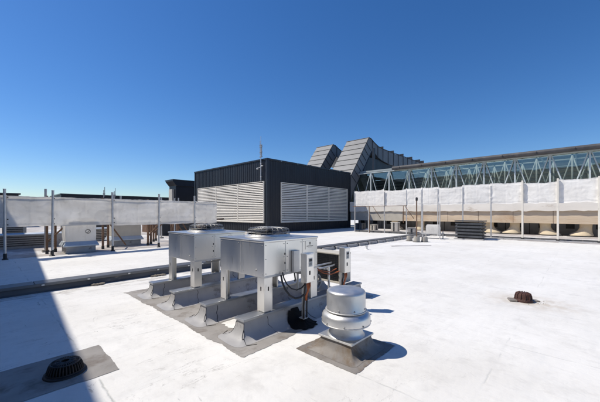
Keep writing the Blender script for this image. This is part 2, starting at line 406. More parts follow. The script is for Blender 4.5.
CURB_Z = .27
CPROF = [(.21, .006), (.15, .012), (.105, .028), (.065, .058), (.032, .10), (.012, .15), (0, .237)]
curb_pos = ['curb nearest the camera, under the near legs of the larger front unit', 'second curb back, under the rear legs of the front unit',
            'third curb back, under the near legs of the rear unit', 'farthest of the four curbs, under the rear legs of the rear unit']
def make_curb(i, x0, x1, yc, label):
    t = empty('equipment_curb', (x0, yc, 0), label, 'equipment curb', 'membrane covered curbs under the condensing units')
    Ln = x1 - x0
    prof = CPROF
    vs, fs = skirt_rings(0, Ln, -.085, .085, prof)
    b = MB(); b.add(vs, fs, True); b.build('membrane_skirt', M['curb_mem'], t, sharp=50)
    b = MB(); x = -.02; k = 0
    while x < Ln:
        xe = min(x + 1.25, Ln + .02)
        b.box(x, xe - .004, -.105, .105, .236, .27 + (k % 2) * .0015); x = xe; k += 1
    b.build('metal_cap', M['cap_metal'], t, bevel=.004)
    def prof_at(z):
        for (o1, z1), (o2, z2) in zip(prof[:-1], prof[1:]):
            if z1 <= z <= z2: return o1 + (o2 - o1) * (z - z1) / (z2 - z1)
        return .15
    # black mastic beads down the laps, lying on the skirt surface
    b = MB(); rnd = random.Random(i)
    for s in (-1, 1):
        for k in range(6):
            bx = .30 + k * .75 + rnd.uniform(-.15, .15)
            if bx > Ln: break
            sw = rnd.choice((-1, 1)) * rnd.uniform(.05, .16)
            pts = []
            for q in range(13):
                z = .215 - .207 * (q / 12) ** .8
                pts.append((bx + sw * (q / 12) ** 2 + .01 * math.sin(q * .9 + k), s * (.085 + prof_at(z) + .003), z))
            b.tube(pts, .003, 5)
    # folded corners at the near end: an oval bead on the flare and a tail running out
    def corner(a, z, e=.004):
        off = prof_at(z); rr = max(.012, off * .5) + e
        return (-off + max(.012, off * .5) + rr * math.cos(a), -.085 - off + max(.012, off * .5) + rr * math.sin(a), z)
    for sgn in (1, -1):
        def C(a, z, e=.004):
            p = corner(a, z, e); return (p[0], p[1] * sgn, p[2])
        b.tube([C(R(228) + R(30) * math.cos(q), .088 + .045 * math.sin(q)) for q in [2 * math.pi * h / 20 for h in range(20)]], .0035, 5, closed=True)
        b.tube([C(R(246 + h * 2.5), max(.0085, .05 - .0055 * h)) for h in range(9)] + [(.02 + .0, (-.085 - .25) * sgn, .009)], .003, 5)
        b.tube([C(R(228), .215), C(R(230), .18), C(R(226), .15), C(R(228), .133)], .004, 5)
    b.build('sealant_bead', M['tar'], t)
    return t
for i, (yc, x1) in enumerate(((3.38, 5.35), (4.36, 5.35), (5.46, 4.9), (6.46, 4.9))):
    make_curb(i, 2.42, x1, yc, 'grey membrane sleeper with metal cap, ' + curb_pos[i])

# ------------------------------------------------------------------ condensing units on legs
def make_condenser(loc, label, sticker=True):
    t = empty('condensing_unit', loc, label, 'condensing unit', 'box condensing units on legs')
    W, Dp, z0, z1 = 1.18, 1.14, .49, 1.03     # local: base of legs at z 0 ; x along the curb, y away
    b = MB(); b.box(0, W, 0, Dp, z0, z1 - .03); cb = b.build('cabinet', M['cabinet'], t, bevel=.006)
    b = MB(); b.box(-.012, W + .012, -.012, Dp + .012, z1 - .03, z1); b.build('lid', M['cabinet'], t, bevel=.006)
    # panel joints and screws
    b = MB()
    for x in (.42, .80): b.box(x, x + .006, -.0035, .02, z0 + .01, z1 - .032)
    b.box(-.0035, .02, .56, .566, z0 + .01, z1 - .032)
    b.box(0.004, W - .004, -.005, .02, z0 + .0, z0 + .028)
    b.build('panel_trim', M['galv'], t)
    b = MB()
    for x in (.03, .39, .46, .77, .84, W - .03):
        for z in (z0 + .06, z0 + .27, z1 - .07):
            b.lathe([(0.006, 0), (.006, .005), (0, .006)], 8, M=Matrix.Translation((x, -.001, z)) @ Matrix.Rotation(R(90), 4, 'X'))
    for y in (.04, .5, .62, Dp - .04):
        for z in (z0 + .05, z1 - .07):
            b.lathe([(0.006, 0), (.006, .005), (0, .006)], 8, M=Matrix.Translation((-.001, y, z)) @ Matrix.Rotation(R(-90), 4, 'Y'))
    b.lathe([(0.016, 0), (.016, .004), (0, .005)], 10, M=Matrix.Translation((-.001, .18, z0 + .1)) @ Matrix.Rotation(R(-90), 4, 'Y'))
    b.build('screws', M['wire'], t)
    # keyhole cut-outs read as small dark slots
    b = MB()
    for (x, z) in ((.40, .30), (.40, .16)): b.box(x, x + .018, -.004, .01, z0 + z, z0 + z + .03)
    b.build('latch', M['black'], t)
    # four folded-sheet legs
    for (x, y, sx, sy) in ((0.004, .004, 1, 1), (W - .004, .004, -1, 1), (0.004, Dp - .004, 1, -1), (W - .004, Dp - .004, -1, -1)):
        b = MB(); th = .006; wd = .155
        # L section with returned flanges, slot on each face made by splitting the sheet
        def plate(u0, u1, za, zb, face):
            if face == 'x':   # plate in the plane y = const
                xs = sorted((x + sx * u0, x + sx * u1)); ys = sorted((y, y + sy * th)); b.box(xs[0], xs[1], ys[0], ys[1], za, zb)
            else:
                ys = sorted((y + sy * u0, y + sy * u1)); xs = sorted((x, x + sx * th)); b.box(xs[0], xs[1], ys[0], ys[1], za, zb)
        for face in 'xy':
            o = 0 if face == 'x' else th + .0005
            plate(o, wd, 0, .30, face); plate(o, wd, .36, z0 + .0, face)
            plate(o, .065, .30, .36, face); plate(.09, wd, .30, .36, face)
            # lip
        xs = sorted((x + sx * wd, x + sx * (wd - th))); ys = sorted((y + sy * th * 1.1, y + sy * .035)); b.box(xs[0], xs[1], ys[0], ys[1], .001, z0)
        ys = sorted((y + sy * wd, y + sy * (wd - th))); xs = sorted((x + sx * th * 1.1, x + sx * .035)); b.box(xs[0], xs[1], ys[0], ys[1], .001, z0)
        lg = b.build('leg', M['cabinet'], t)
        for face in 'xy':
            b = MB()
            if face == 'x':
                xs = sorted((x + sx * .058, x + sx * .097)); ys = sorted((y + sy * .0065, y + sy * .0085)); b.box(xs[0], xs[1], ys[0], ys[1], .29, .37)
            else:
                ys = sorted((y + sy * .058, y + sy * .097)); xs = sorted((x + sx * .0065, x + sx * .0085)); b.box(xs[0], xs[1], ys[0], ys[1], .29, .37)
            b.build('slot_shade', M['black'], lg)  # black strip behind the opening stands in for the shade inside
        fb = MB(); xs = sorted((x - sx * .003, x + sx * .12)); ys = sorted((y - sy * .003, y + sy * .12))
        fb.box(xs[0], xs[1], ys[0], ys[1], 0, .012); fb.build('foot_plate', M['wire'], lg)
    # fan: collar, guard, blades
    cx, cy = .60, .60
    b = MB(); b.lathe([(.40, 0), (.40, .012), (.375, .018), (.36, .05), (.35, .05), (.35, .0)], 44, (cx, cy, z1)); b.build('fan_collar', M['alu'], t)
    b = MB()
    for r, z in ((.362, .02), (.360, .075), (.345, .125), (.31, .145), (.25, .151), (.19, .154), (.13, .155), (.07, .155)):
        b.tube([(cx + r * math.cos(2 * math.pi * k / 36), cy + r * math.sin(2 * math.pi * k / 36), z1 + z) for k in range(36)], .0036, 5, closed=True)
    for k in range(24):
        a = 2 * math.pi * k / 24
        b.tube([(cx + r * math.cos(a), cy + r * math.sin(a), z1 + z) for r, z in ((.364, .01), (.362, .075), (.347, .128), (.31, .149), (.2, .158), (.06, .160))], .003, 4)
    b.lathe([(.07, .154), (.07, .162), (0, .164)], 20, (cx, cy, z1))
    b.build('fan_guard', M['wire'], t)
    b = MB()
    b.lathe([(.0, .0), (.075, .0), (.075, .09), (.05, .11), (0, .115)], 20, (cx, cy, z1))
    for k in range(5):
        mtx = Matrix.Translation((cx, cy, z1 + .045)) @ Matrix.Rotation(2 * math.pi * k / 5, 4, 'Z') @ Matrix.Rotation(R(22), 4, 'X')
        b.add([(.07, -.05, 0), (.2, -.085, 0), (.335, -.10, 0), (.335, .07, 0), (.2, .06, 0), (.07, .04, 0),
               (.07, -.05, .006), (.2, -.085, .006), (.335, -.10, .006), (.335, .07, .006), (.2, .06, .006), (.07, .04, .006)],
              [(0, 1, 2, 3, 4, 5), (11, 10, 9, 8, 7, 6)] + [(i, (i + 1) % 6, (i + 1) % 6 + 6, i + 6) for i in range(6)], False, mtx)
    b.build('fan', M['black'], t)
    if sticker:
        b = MB(); b.box(.88, 1.08, -.0042, 0, z1 - .20, z1 - .06); st = b.build('maker_plate', M['cabinet'], t)
        b = MB()
        # small round emblem over two lines of unreadable small print
        b.lathe([(.014, 0), (.014, .002), (0, .002)], 6, M=Matrix.Translation((.985, -.0042, z1 - .095)) @ Matrix.Rotation(R(90), 4, 'X'))
        b.box(.975, .995, -.0062, -.0042, z1 - .128, z1 - .10)
        x = .905
        rn = random.Random(3)
        while x < 1.055:
            ww = rn.uniform(.006, .014); b.box(x, x + ww, -.0058, -.0042, z1 - .155, z1 - .145); x += ww + .004
        x = .93
        while x < 1.03:
            ww = rn.uniform(.004, .01); b.box(x, x + ww, -.0058, -.0042, z1 - .172, z1 - .167); x += ww + .004
        b.build('printed_mark', M['inkmark'], st)
    # coil on the far side and the condensate pan below
    b = MB(); b.box(W, W + .006, .05, Dp - .05, z0 + .05, z1 - .07); b.build('coil', M['coil'], t)
    b = MB()
    b.tube([(.8, .35, z0), (.8, .35, z0 - .07), (.72, .35, z0 - .1), (.5, .38, z0 - .1), (.45, .4, z0 - .06), (.45, .4, z0)], .016, 8)
    b.tube([(.95, .45, z0), (.95, .43, z0 - .09), (1.05, .3, z0 - .12), (1.1, .1, z0 - .1)], .012, 8)
    b.tube([(.62, .2, z0 - .05), (1.15, .2, z0 - .05)], .014, 8)
    b.build('pipework', M['wire'], t)
    return t
make_condenser((2.77, 3.29, CURB_Z + .003), 'front silver condensing unit on four legs, nearest the round roof vent')
make_condenser((2.79, 5.37, CURB_Z + .003), 'rear silver condensing unit on four legs, farther left, beside the cloth screen', False)

# conduit bundle at the first unit
def disconnect(loc, label, foot_z, orange=True):
    t = empty('electrical_disconnect', loc, label, 'switch box', 'switch boxes on posts beside the units')
    b = MB(); b.box(-.02, .02, -.02, .02, foot_z, .95)
    b.box(-.05, .05, -.05, .05, foot_z, foot_z + .01)
    for z in [.3 + .05 * k for k in range(12)]:
        b.box(-.006, .006, -.0225, -.0195, z, z + .025)
    b.build('post', M['galv'], t)
    b = MB(); b.box(-.085, .085, -.135, -.022, .66, 1.10); bx = b.build('enclosure', M['cabinet'], t, bevel=.006)
    b = MB(); b.box(-.078, .078, -.141, -.135, .675, 1.085); b.build('door', M['cabinet'], bx, bevel=.003)
    b = MB(); b.box(-.04, .045, -.1435, -.141, .90, 1.03); b.build('notice', M['sticker'], bx)
    b = MB(); b.box(-.03, .035, -.1455, -.1435, .975, 1.015)
    for k in range(4): b.box(-.03, .03 - .008 * (k % 2), -.1455, -.1435, .957 - k * .012, .962 - k * .012)
    b.box(-.03, .0, -.1435, -.141, .78, .84)
    b.build('printed_lines', M['inkmark'], bx)
    b = MB(); b.box(.085, .125, -.09, -.065, .93, .96); b.box(.112, .128, -.098, -.057, .90, 1.0); b.build('handle', M['red'], bx, bevel=.003)
    b = MB()
    b.tube([(-.05, -.08, .66), (-.05, -.08, .58), (-.03, -.05, .5), (-.035, -.035, .3), (-.035, -.035, foot_z)], .014, 8)
    b.tube([(.03, -.08, .66), (.03, -.08, .6), (.035, -.05, .5), (.035, -.035, .3), (.035, -.035, foot_z)], .012, 8)
    b.build('conduit', M['copper'], t)
    b = MB()
    for k, dx in enumerate((-.02, .01, .045)):
        b.tube([(dx, -.085, .66), (dx + .005, -.09, .60), (dx * .3 + .02, -.075, .53), (-.01 + dx * .4, -.06, .45), (dx * .3, -.05, .38)], .010, 8)
    b.build('flexible_conduit', M['orange'], t)
    return t
d1 = disconnect((3.37, 3.08, 0), 'grey switch box on a post rising from black mastic, beside the front condensing unit', .10)
d2 = disconnect((4.38, 3.10, 0), 'grey switch box on a post between the front unit and the low grilled unit', 0)
# grey junction panel on the unit face
t = empty('junction_panel', (3.3, 3.285, .86), 'flat dark grey panel fixed on the right face of the front condensing unit', 'panel')
b = MB(); b.box(.0, .13, -.05, .0, .0, .34); b.build('cover', M['galv'], t, bevel=.004)
b = MB(); b.tube([(.03, -.03, 0), (.03, -.05, -.1), (.02, -.05, -.14)], .012); b.build('gland', M['black'], t)
t.location = (3.32, 3.285, .775)
# black hose loop
b = MB()
P = [(3.05, 3.24, .78), (3.04, 3.2, .68), (3.05, 3.15, .58), (3.1, 3.1, .49), (3.18, 3.07, .44), (3.27, 3.05, .44), (3.33, 3.04, .47)]
b.tube(P, .014, 8); b.tube([(p[0] + .05, p[1] + .02, p[2] + .03 + .02 * i) for i, p in enumerate(P)], .010, 8)
tag(b.build('hose', M['copper']), 'black hose looping from under the front condensing unit to its switch box post', 'hose')
# horizontal orange conduit run + galvanised run
b = MB()
b.tube([(3.98, 3.3, .72), (4.05, 3.22, .66), (4.15, 3.15, .64), (4.28, 3.10, .67), (4.36, 3.06, .70)], .011, 8)
b.tube([(3.96, 3.35, .76), (4.04, 3.25, .70), (4.16, 3.18, .675), (4.3, 3.14, .72)], .008, 8)
tag(b.build('orange_conduit', M['orange']), 'orange flexible conduit running level between the two switch boxes', 'conduit')
t = empty('piping_rack', (4.0, 3.5, CURB_Z), 'low galvanised pipe rack with coiled hose behind the round roof vent', 'pipe rack')
b = MB()
for x in (0, .55): b.box(x, x + .03, 0, .03, 0, .40); b.box(x, x + .03, .3, .33, 0, .4); b.box(x, x + .03, .03, .3, .34, .37)
b.build('frame', M['galv'], t)
b = MB()
for k, z in enumerate((.385, .42)): b.tube([(-.2, .08 + k * .1, z), (.3, .08 + k * .1, z), (.8, .1 + k * .1, z), (1.35, .3, z - .03)], .016, 8)
b.build('pipe', M['galv'], t)
b = MB()
for k in range(4):
    b.tube([(.12 + .13 * math.cos(2 * math.pi * q / 28), -.05 + .014 * k, .2 + .13 * math.sin(2 * math.pi * q / 28)) for q in range(28)], .010, 6, closed=True)
b.tube([(.12, -.06, .2 + .12), (.12, -.06, .08)], .01); b.tube([(.0, -.06, .2), (.24, -.06, .2)], .01)
b.build('hose_coil', M['wire'], t)

# black mastic mound at the foot of post 1
vs = []; fs = []; NR, NA = 9, 48
for i in range(NR + 1):
    for k in range(NA):
        a = 2 * math.pi * k / NA; r = i / NR
        rad = .21 * (1 + .22 * noise.noise(Vector((math.cos(a) * 2.4, math.sin(a) * 2.4, 4))) + .07 * noise.noise(Vector((math.cos(a) * 9, math.sin(a) * 9, 1))))
        x = 3.37 + r * rad * math.cos(a) * 1.1; y = 3.10 + r * rad * math.sin(a) * .98
        d = 3.295 - y         # distance in front of the curb body
        zs = .004
        for (o1, z1), (o2, z2) in zip(CPROF[:-1], CPROF[1:]):
            if o2 <= d <= o1: zs = z1 + (z2 - z1) * (o1 - d) / (o1 - o2)
        if d < .002: zs = .21; y = 3.293
        z = zs + .010 + .075 * (1 - r) ** 1.4 + .02 * noise.noise(Vector((x * 9, y * 9, 0))) * (1 - r)
        vs.append((x, y - .012, z if i < NR else zs + .003))
for i in range(NR):
    fs += [(i * NA + k, i * NA + (k + 1) % NA, (i + 1) * NA + (k + 1) % NA, (i + 1) * NA + k) for k in range(NA)]
b = MB(); b.add(vs, fs, True)
tag(b.build('sealant_mound', M['tar'], sharp=80), 'black mound of mastic at the foot of the front switch box post', 'mastic mound')

# low grilled condenser
t = empty('grilled_condenser', (4.93, 3.50, CURB_Z + .003), 'low pale condenser with dark grille standing on the curbs behind the switch boxes', 'condenser')
b = MB(); b.box(0, .36, 0, .86, 0, .04); b.box(0, .36, 0, .05, .04, .58); b.box(0, .36, .81, .86, .04, .58); b.box(.02, .36, .05, .81, .04, .58); b.box(-.005, .365, -.005, .865, .58, .61)
b.build('casing', M['beige'], t, bevel=.006)
b = MB(); b.box(.012, .02, .05, .81, .05, .57); b.build('coil', M['coil'], t)
b = MB()
for k in range(14): b.box(.0, .012, .05, .81, .075 + k * .036, .079 + k * .036)
for k in range(18): b.box(-.004, 0, .085 + k * .041, .089 + k * .041, .05, .57)
b.build('grille', M['trim'], t)

# ------------------------------------------------------------------ round roof vent
t = empty('exhaust_vent', (3.16, 2.16, 0), 'round spun aluminium exhaust vent on a square flared curb, right of the units', 'roof vent')
vs, fs = skirt_rings(-.225, .225, -.225, .225, [(.15, .006), (.10, .014), (.06, .035), (.03, .07), (.01, .12), (0, .165)])
b = MB(); b.add(vs, fs, True); b.build('membrane_skirt', M['stained_mem'], t, sharp=60)
b = MB(); b.box(-.25, .25, -.25, .25, .160, .185); bp = b.build('base_plate', M['alu'], t, bevel=.006)
b = MB(); b.lathe([(.235, .185), (.222, .20), (.205, .225), (.20, .38)], 56); b.build('neck', M['alu'], t)
b = MB(); b.lathe([(.20, .37), (.27, .343), (.297, .336), (.303, .342), (.304, .36), (.302, .418), (.294, .442), (.272, .462), (.245, .476), (.228, .487)], 64); b.build('lower_shroud', M['alu'], t, sharp=50)
b = MB(); b.lathe([(.232, .487), (.247, .49), (.250, .5), (.243, .51), (.243, .70), (.240, .718), (.228, .732), (.20, .742), (.12, .752), (0, .756)], 64); b.build('cap', M['alu'], t, sharp=60)
b = MB(); b.tube([(.252 * math.cos(2 * math.pi * k / 48), .252 * math.sin(2 * math.pi * k / 48), .494) for k in range(48)], .008, 6, closed=True)
b.tube([(.30 * math.cos(2 * math.pi * k / 48), .30 * math.sin(2 * math.pi * k / 48), .338) for k in range(48)], .007, 6, closed=True)
b.build('rolled_edge', M['galv'], t)
b = MB()
for k in range(8):
    a = 2 * math.pi * (k + .3) / 8
    b.lathe([(.009, 0), (.009, .008), (0, .01)], 8, M=Matrix.Translation((.243 * math.cos(a), .243 * math.sin(a), .525)) @ Matrix.Rotation(a, 4, 'Z') @ Matrix.Rotation(R(90), 4, 'Y'))
    b.box(.303, .312, -.008, .008, .352, .368, Matrix.Rotation(a + .3, 4, 'Z'))
b.build('fixings', M['wire'], t)

# ------------------------------------------------------------------ roof drains
t = empty('roof_drain', (.62, 4.0, .004), 'black cast iron dome drain strainer on a grey patch in the corner shade', 'roof drain')
b = MB(); b.lathe([(.225, 0), (.222, .012), (.205, .022), (.185, .025), (.165, .02)], 48, jit=.03); b.build('flange', M['iron'], t)
b = MB()
for k in range(34):
    a = 2 * math.pi * k / 34
    pts = [(r * math.cos(a), r * math.sin(a), z) for r, z in ((.192, .02), (.182, .055), (.17, .09), (.155, .118), (.13, .128), (.09, .131), (.04, .133))]
    b.tube(pts, .0085 if k % 2 else .0075, 6)
for r, z, w_ in ((.193, .028, .010), (.150, .122, .009), (.1, .131, .007), (.052, .133, .008)):
    b.tube([(r * math.cos(2 * math.pi * k / 40), r * math.sin(2 * math.pi * k / 40), z) for k in range(40)], w_, 6, closed=True)
b.build('strainer', M['iron'], t)
b = MB(); b.lathe([(.15, .01), (.14, .085), (.1, .11), (0, .112)], 24); b.build('strainer_core', M['tar'], t)  # black dome filling the inside of the strainer

t.scale = (.84, .84, .92)
t = empty('roof_drain', (7.16, .80, .002), 'small rusty brown drain cap on a dirty plate out on the open white roof', 'roof drain', rz=.35)
b = MB(); b.lathe([(.155, 0), (.155, .03), (.14, .055), (.12, .055)], 24, jit=.06); b.build('flange', M['rust'], t)
b = MB(); b.lathe([(.135, .04), (.13, .10), (.115, .145), (.08, .165), (0, .17)], 24, jit=.05)
for k in range(12):
    a = 2 * math.pi * k / 12; b.tube([(r * math.cos(a), r * math.sin(a), z) for r, z in ((.14, .05), (.135, .1), (.118, .15), (.07, .172))], .008, 5)
b.build('dome', M['rust'], t)
b = MB(); b.box(-.14, .05, .12, .25, 0, .035); b.box(-.05, .09, -.28, -.12, 0, .022, Matrix.Rotation(.3, 4, 'Z')); b.build('base_plate', M['stained_mem'], t, bevel=.01)
def rubble(name, cx, cy, n, spread, s, mat, label, cat, seed):
    rn = random.Random(seed); b = MB()
    for k in range(n):
        x = cx + rn.gauss(0, spread); y = cy + rn.gauss(0, spread * 1.2); r = rn.uniform(.4, 1) * s
        m = Matrix.Translation((x, y, r * .4)) @ Matrix.Rotation(rn.uniform(0, 6), 4, 'Z') @ Matrix.Rotation(rn.uniform(-.5, .5), 4, 'X')
        b.box(-r, r, -r * .6, r * .6, -r * .4, r * .4, m)
    return tag(b.build(name, mat), label, cat, kind='stuff')
rubble('grit', 7.2, .68, 40, .10, .009, M['gravel'], 'brown grit gathered around the rusty drain', 'grit', 2)

# ------------------------------------------------------------------ expansion joint curb
t = empty('expansion_joint_curb', (-4, 8.4, 0), 'long low dark curb crossing the white roof behind the units', 'roof curb')
pr = [(-.02, 0), (.02, .03), (.05, .12), (.055, .165), (.40, .165), (.41, .1), (.46, 0)]
b = MB(); 
b.prism([(p[0], p[1]) for p in pr], 0, 27.4, 'x'); b.build('membrane_body', M['dark_mem'], t, bevel=.01)
b = MB()
x = 0.0
while x < 27.4:
    b.box(x, min(x + 2.4, 27.4) - .01, .03, .43, .166, .19); x += 2.4
b.box(0, 27.4, .022, .03, .13, .188)
b.build('metal_cap', mk('dark_cap_metal', (.13, .135, .145), (.17, .175, .185), .5, .6, 2, (.3, 1, 1)), t, bevel=.003)
for k in range(13):
    x = 14.4 + k * 1.0
    b = MB(); b.box(x, x + .82, -.10, .012, .0, .14); b.build('cover_block', M['curb_mem'], t, bevel=.015)
b = MB()
rn = random.Random(5)
for k in range(9):
    x = 4.0 + k * .8 + rn.uniform(-.2, .2)
    b.box(x, x + .05, .002, .02, .14, .17)
b.build('clips', M['galv'], t)
for k, x in enumerate((1.9, 3.3)):
    rn = random.Random(k)
    vs = []
    b = MB()
    for q in range(14):
        m = Matrix.Translation((x + 4 + rn.uniform(-.16, .16), rn.uniform(-.11, -.02), .02)) @ Matrix.Rotation(rn.uniform(0, 3), 4, 'Z')
        b.lathe([(.0, -.03), (.05, -.015), (.055, .01), (0, .03)], 7, M=m, jit=.3)
    b.build('debris_clump', M['gravel'], t)

# ------------------------------------------------------------------ tarp screens
def tarp_mesh(p0, p1, zb, zt, sag, seed, n=30, m=14, top_ragged=.03, bulge=.05, thick=.012, drop=0):
    """sheet between two points, wrinkled, sagging between posts"""
    p0 = Vector(p0); p1 = Vector(p1); d = (p1 - p0); Ln = d.length; d.normalize(); nr = Vector((-d.y, d.x))
    fr = []; vs = []
    for j in range(m + 1):
        for i in range(n + 1):
            u = i / n; v = j / m
            sg = sag * 4 * u * (1 - u)
            x = p0.x + d.x * u * Ln; y = p0.y + d.y * u * Ln
            U = u * Ln
            tr = top_ragged * (noise.noise(Vector((U * 2.5 + seed, 1.3, seed))) + .5 * noise.noise(Vector((U * 9 + seed, 4.3, seed))))
            br = top_ragged * 1.3 * noise.noise(Vector((U * 2.5 + seed, 7.3, seed)))
            z = (zb + br) * (1 - v) + (zt + tr - sg) * v
            bl = bulge * math.sin(math.pi * u) * (.4 + .6 * math.sin(math.pi * v))
            wr = .014 * noise.noise(Vector((U * 1.1 + seed, v * 1.7, seed)))
            wr += .007 * noise.noise(Vector((U * 1.3 + seed, v * 9 + 1.5 * noise.noise(Vector((U, v, 8))), seed * 2)))
            cr = abs(noise.noise(Vector((U * 2.3 + v * 1.2 + seed, v * 2.6 - U * .8, seed + 5))))
            wr += .018 * max(0, .10 - cr) / .10 * .5
            wr += .012 * math.sin(v * 16 + 5 * noise.noise(Vector((u * 3 + seed, v, 2)))) * math.exp(-min(u, 1 - u) * Ln * 4)
            for sv in (.045, .955):
                if abs(v - sv) < .022: wr -= .010
            for su in (.09, .52, .91):
                if abs(u - su) * Ln < .035: wr -= .009
            e = wr + bl * (1 if seed % 2 else -.6)
            fr.append((x + nr.x * e, y + nr.y * e, z))
    back = [(a + nr.x * thick, b_ + nr.y * thick, c) for a, b_, c in fr]
    vs = fr + back; W_ = n + 1; N = len(fr); fs = []
    for j in range(m):
        for i in range(n):
            a = j * W_ + i; fs.append((a, a + 1, a + W_ + 1, a + W_)); fs.append((N + a, N + a + W_, N + a + W_ + 1, N + a + 1))
    for i in range(n):
        fs.append((i, N + i, N + i + 1, i + 1)); a = m * W_ + i; fs.append((a, a + 1, N + a + 1, N + a))
    for j in range(m):
        a = j * W_; fs.append((a, a + W_, N + a + W_, N + a)); a = j * W_ + n; fs.append((a, N + a, N + a + W_, a + W_))
    return vs, fs

FY = 15.35
t = empty('cloth_screen', (0, 0, 0), 'long grey-white cloth screen on galvanised posts along the left of the roof', 'screen fence')
posts_x = [-2.2, -.1, .62, 1.95, 4.05, 6.05, 7.95]
def pipe_post(parent, x, y, h, r=.05, sleeve=True, mat='galv', tilt=0):
    b = MB(); b.tube([(x, y, 0.0), (x + tilt, y, h)], r, 14); b.lathe([(r + .005, h), (r + .005, h + .02), (0, h + .03)], 14, (x + tilt, y, 0))
    p = b.build('post', M[mat], parent)
    if sleeve:
        b = MB(); b.lathe([(r + .05, 0), (r + .045, .03), (r + .012, .05), (r + .012, .22), (r + .002, .23)], 14, (x, y, 0)); b.build('foot_sleeve', M['black'], p)
    return p
for i, x in enumerate(posts_x):
    pipe_post(t, x, FY - .10, (2.62, 2.58, 2.56, 2.58, 2.6, 2.62, 2.60)[i], .042 if i != 1 else .034, tilt=(.02 if i % 2 else -.015))
b = MB()
segs = [(-4.3, -2.2), (-2.2, .62), (.62, 1.95), (1.95, 4.05), (4.05, 6.05), (6.05, 7.95), (7.95, 9.3)]
for i, (a, c) in enumerate(segs):
    vs, fs = tarp_mesh((a, FY + .012 * (i % 2)), (c + .05, FY + .012 * (i % 2)), 1.18 if i < 4 else 1.14, 2.34, .01, i * 3 + 2, n=int((c - a) * 26), m=34, top_ragged=.022)
    b.add(vs, fs, True)
b.build('cloth', M['tarp'], t, sharp=70)
b = MB(); b.tube([(-4.3, FY + .06, 2.30), (9.3, FY + .06, 2.30)], .02, 8); b.tube([(-4.3, FY + .07, 1.25), (9.3, FY + .07, 1.25)], .02, 8)
b.build('rail', M['galv'], t)
b = MB()
for x in posts_x[1:]:
    for z in (1.25, 1.45, 2.26):
        b.box(x + .05, x + .09, FY - .07, FY - .03, z, z + .035)
b.build('tie', M['black'], t)

# rusty brace frames behind the screen
bf = [(1.9, 16.2, 'leftmost rusty brace frame seen under the cloth screen'), (3.95, 16.4, 'rusty brace frame right of the left cloth covered box'),
      (6.0, 16.5, 'rusty brace frame left of the silver rear unit'), (7.7, 17.6, 'rusty brace frame right behind the silver rear unit'),
      (7.0, 18.4, 'rusty brace frame deep behind the fourth screen post'), (8.5, 18.6, 'rusty brace frame just left of the rightmost one'),
      (9.4, 17.6, 'rightmost rusty brace frame behind the end of the cloth screen')]
for i, (x, y, lb) in enumerate(bf):
    t = empty('brace_frame', (x, y, 0), lb, 'brace frame', 'rusty brace frames behind the cloth screen')
    for dx, dy in ((0, 0), (.35, .55)):
        b = MB(); b.box(dx - .04, dx + .04, dy - .04, dy + .04, .12, 2.42 if not (dx) else 1.9); b.build('upright', M['rustpost'], t)
        b = MB(); b.box(dx - .05, dx + .05, dy - .05, dy + .05, 0, .14); b.build('foot', M['black'], t)
    b = MB(); b.tube([(.02, .02, 1.6), (1.0, .1, .12)] if i % 2 else [(.02, .02, .5), (.95, .1, 1.5)], .035, 6); b.build('diagonal', M['rustpost'], t)
    b = MB(); b.tube([(0, 0, 1.3), (1.9, .05, 1.3)], .03, 6); b.build('crossbar', M['rustpost'], t)

# cloth-wrapped boxes on flashed curbs
def wrapped_box(loc, wx, wy, h, label, mat, curb_col='curb_mem', mark=False, capw=.16):
    t = empty('wrapped_fan_housing', loc, label, 'fan housing', 'housings on flashed curbs by the cloth screen')
    b = MB(); b.box(0, wx, 0, wy, 0, .34); b.build('curb', M[curb_col], t, bevel=.02)
    b = MB()
    b.add([(-.10, -.12, .34), (wx + .10, -.12, .34), (wx + .10, wy + .1, .34), (-.10, wy + .1, .34), (-.02, -.02, .34 + capw), (wx + .02, -.02, .34 + capw), (wx + .02, wy, .34 + capw), (-.02, wy, .34 + capw),
           (-.10, -.12, .29), (wx + .10, -.12, .29), (wx + .10, wy + .1, .29), (-.10, wy + .1, .29)],
          [(0, 1, 5, 4), (1, 2, 6, 5), (2, 3, 7, 6), (3, 0, 4, 7), (4, 5, 6, 7), (0, 8, 9, 1), (1, 9, 10, 2), (2, 10, 11, 3), (3, 11, 8, 0), (8, 11, 10, 9)])
    b.build('flashing_cap', M['blue_cap'], t, bevel=.015)
    n = 12; b = MB(); vs = []; fs = []
    z0, z1 = .34 + capw - .01, h
    ring = []
    per = [(0, 0), (wx, 0), (wx, wy), (0, wy)]
    for j in range(9):
        for s in range(4):
            p, q = per[s], per[(s + 1) % 4]
            for k in range(n):
                u = k / n; x = p[0] + (q[0] - p[0]) * u; y = p[1] + (q[1] - p[1]) * u; z = z0 + (z1 - z0) * j / 8
                e = .025 * noise.noise(Vector((x * 3, y * 3 + loc[0], z * 3)))
                nx, ny = ((0, -1), (1, 0), (0, 1), (-1, 0))[s]
                vs.append((x + nx * e + (.06 if s < 1 else 0) * 0, y + ny * e, z))
    m_ = 4 * n
    for j in range(8): fs += [(j * m_ + k, j * m_ + (k + 1) % m_, (j + 1) * m_ + (k + 1) % m_, (j + 1) * m_ + k) for k in range(m_)]
    fs.append(tuple(8 * m_ + k for k in range(m_)))
    b.add(vs, fs, True); hb = b.build('housing', M[mat], t, sharp=50)
    if mark:
        b = MB(); r = .085; cx, cz = wx * .72, z0 + .42
        b.tube([(cx + r * math.cos(2 * math.pi * k / 28), -.035, cz + r * math.sin(2 * math.pi * k / 28)) for k in range(28)], .011, 6, closed=True)
        b.tube([(cx - .05, -.035, cz - .04), (cx - .01, -.035, cz - .05), (cx + .06, -.035, cz + .06)], .009, 6)
        b.build('round_mark', M['inkmark'], hb)
    return t
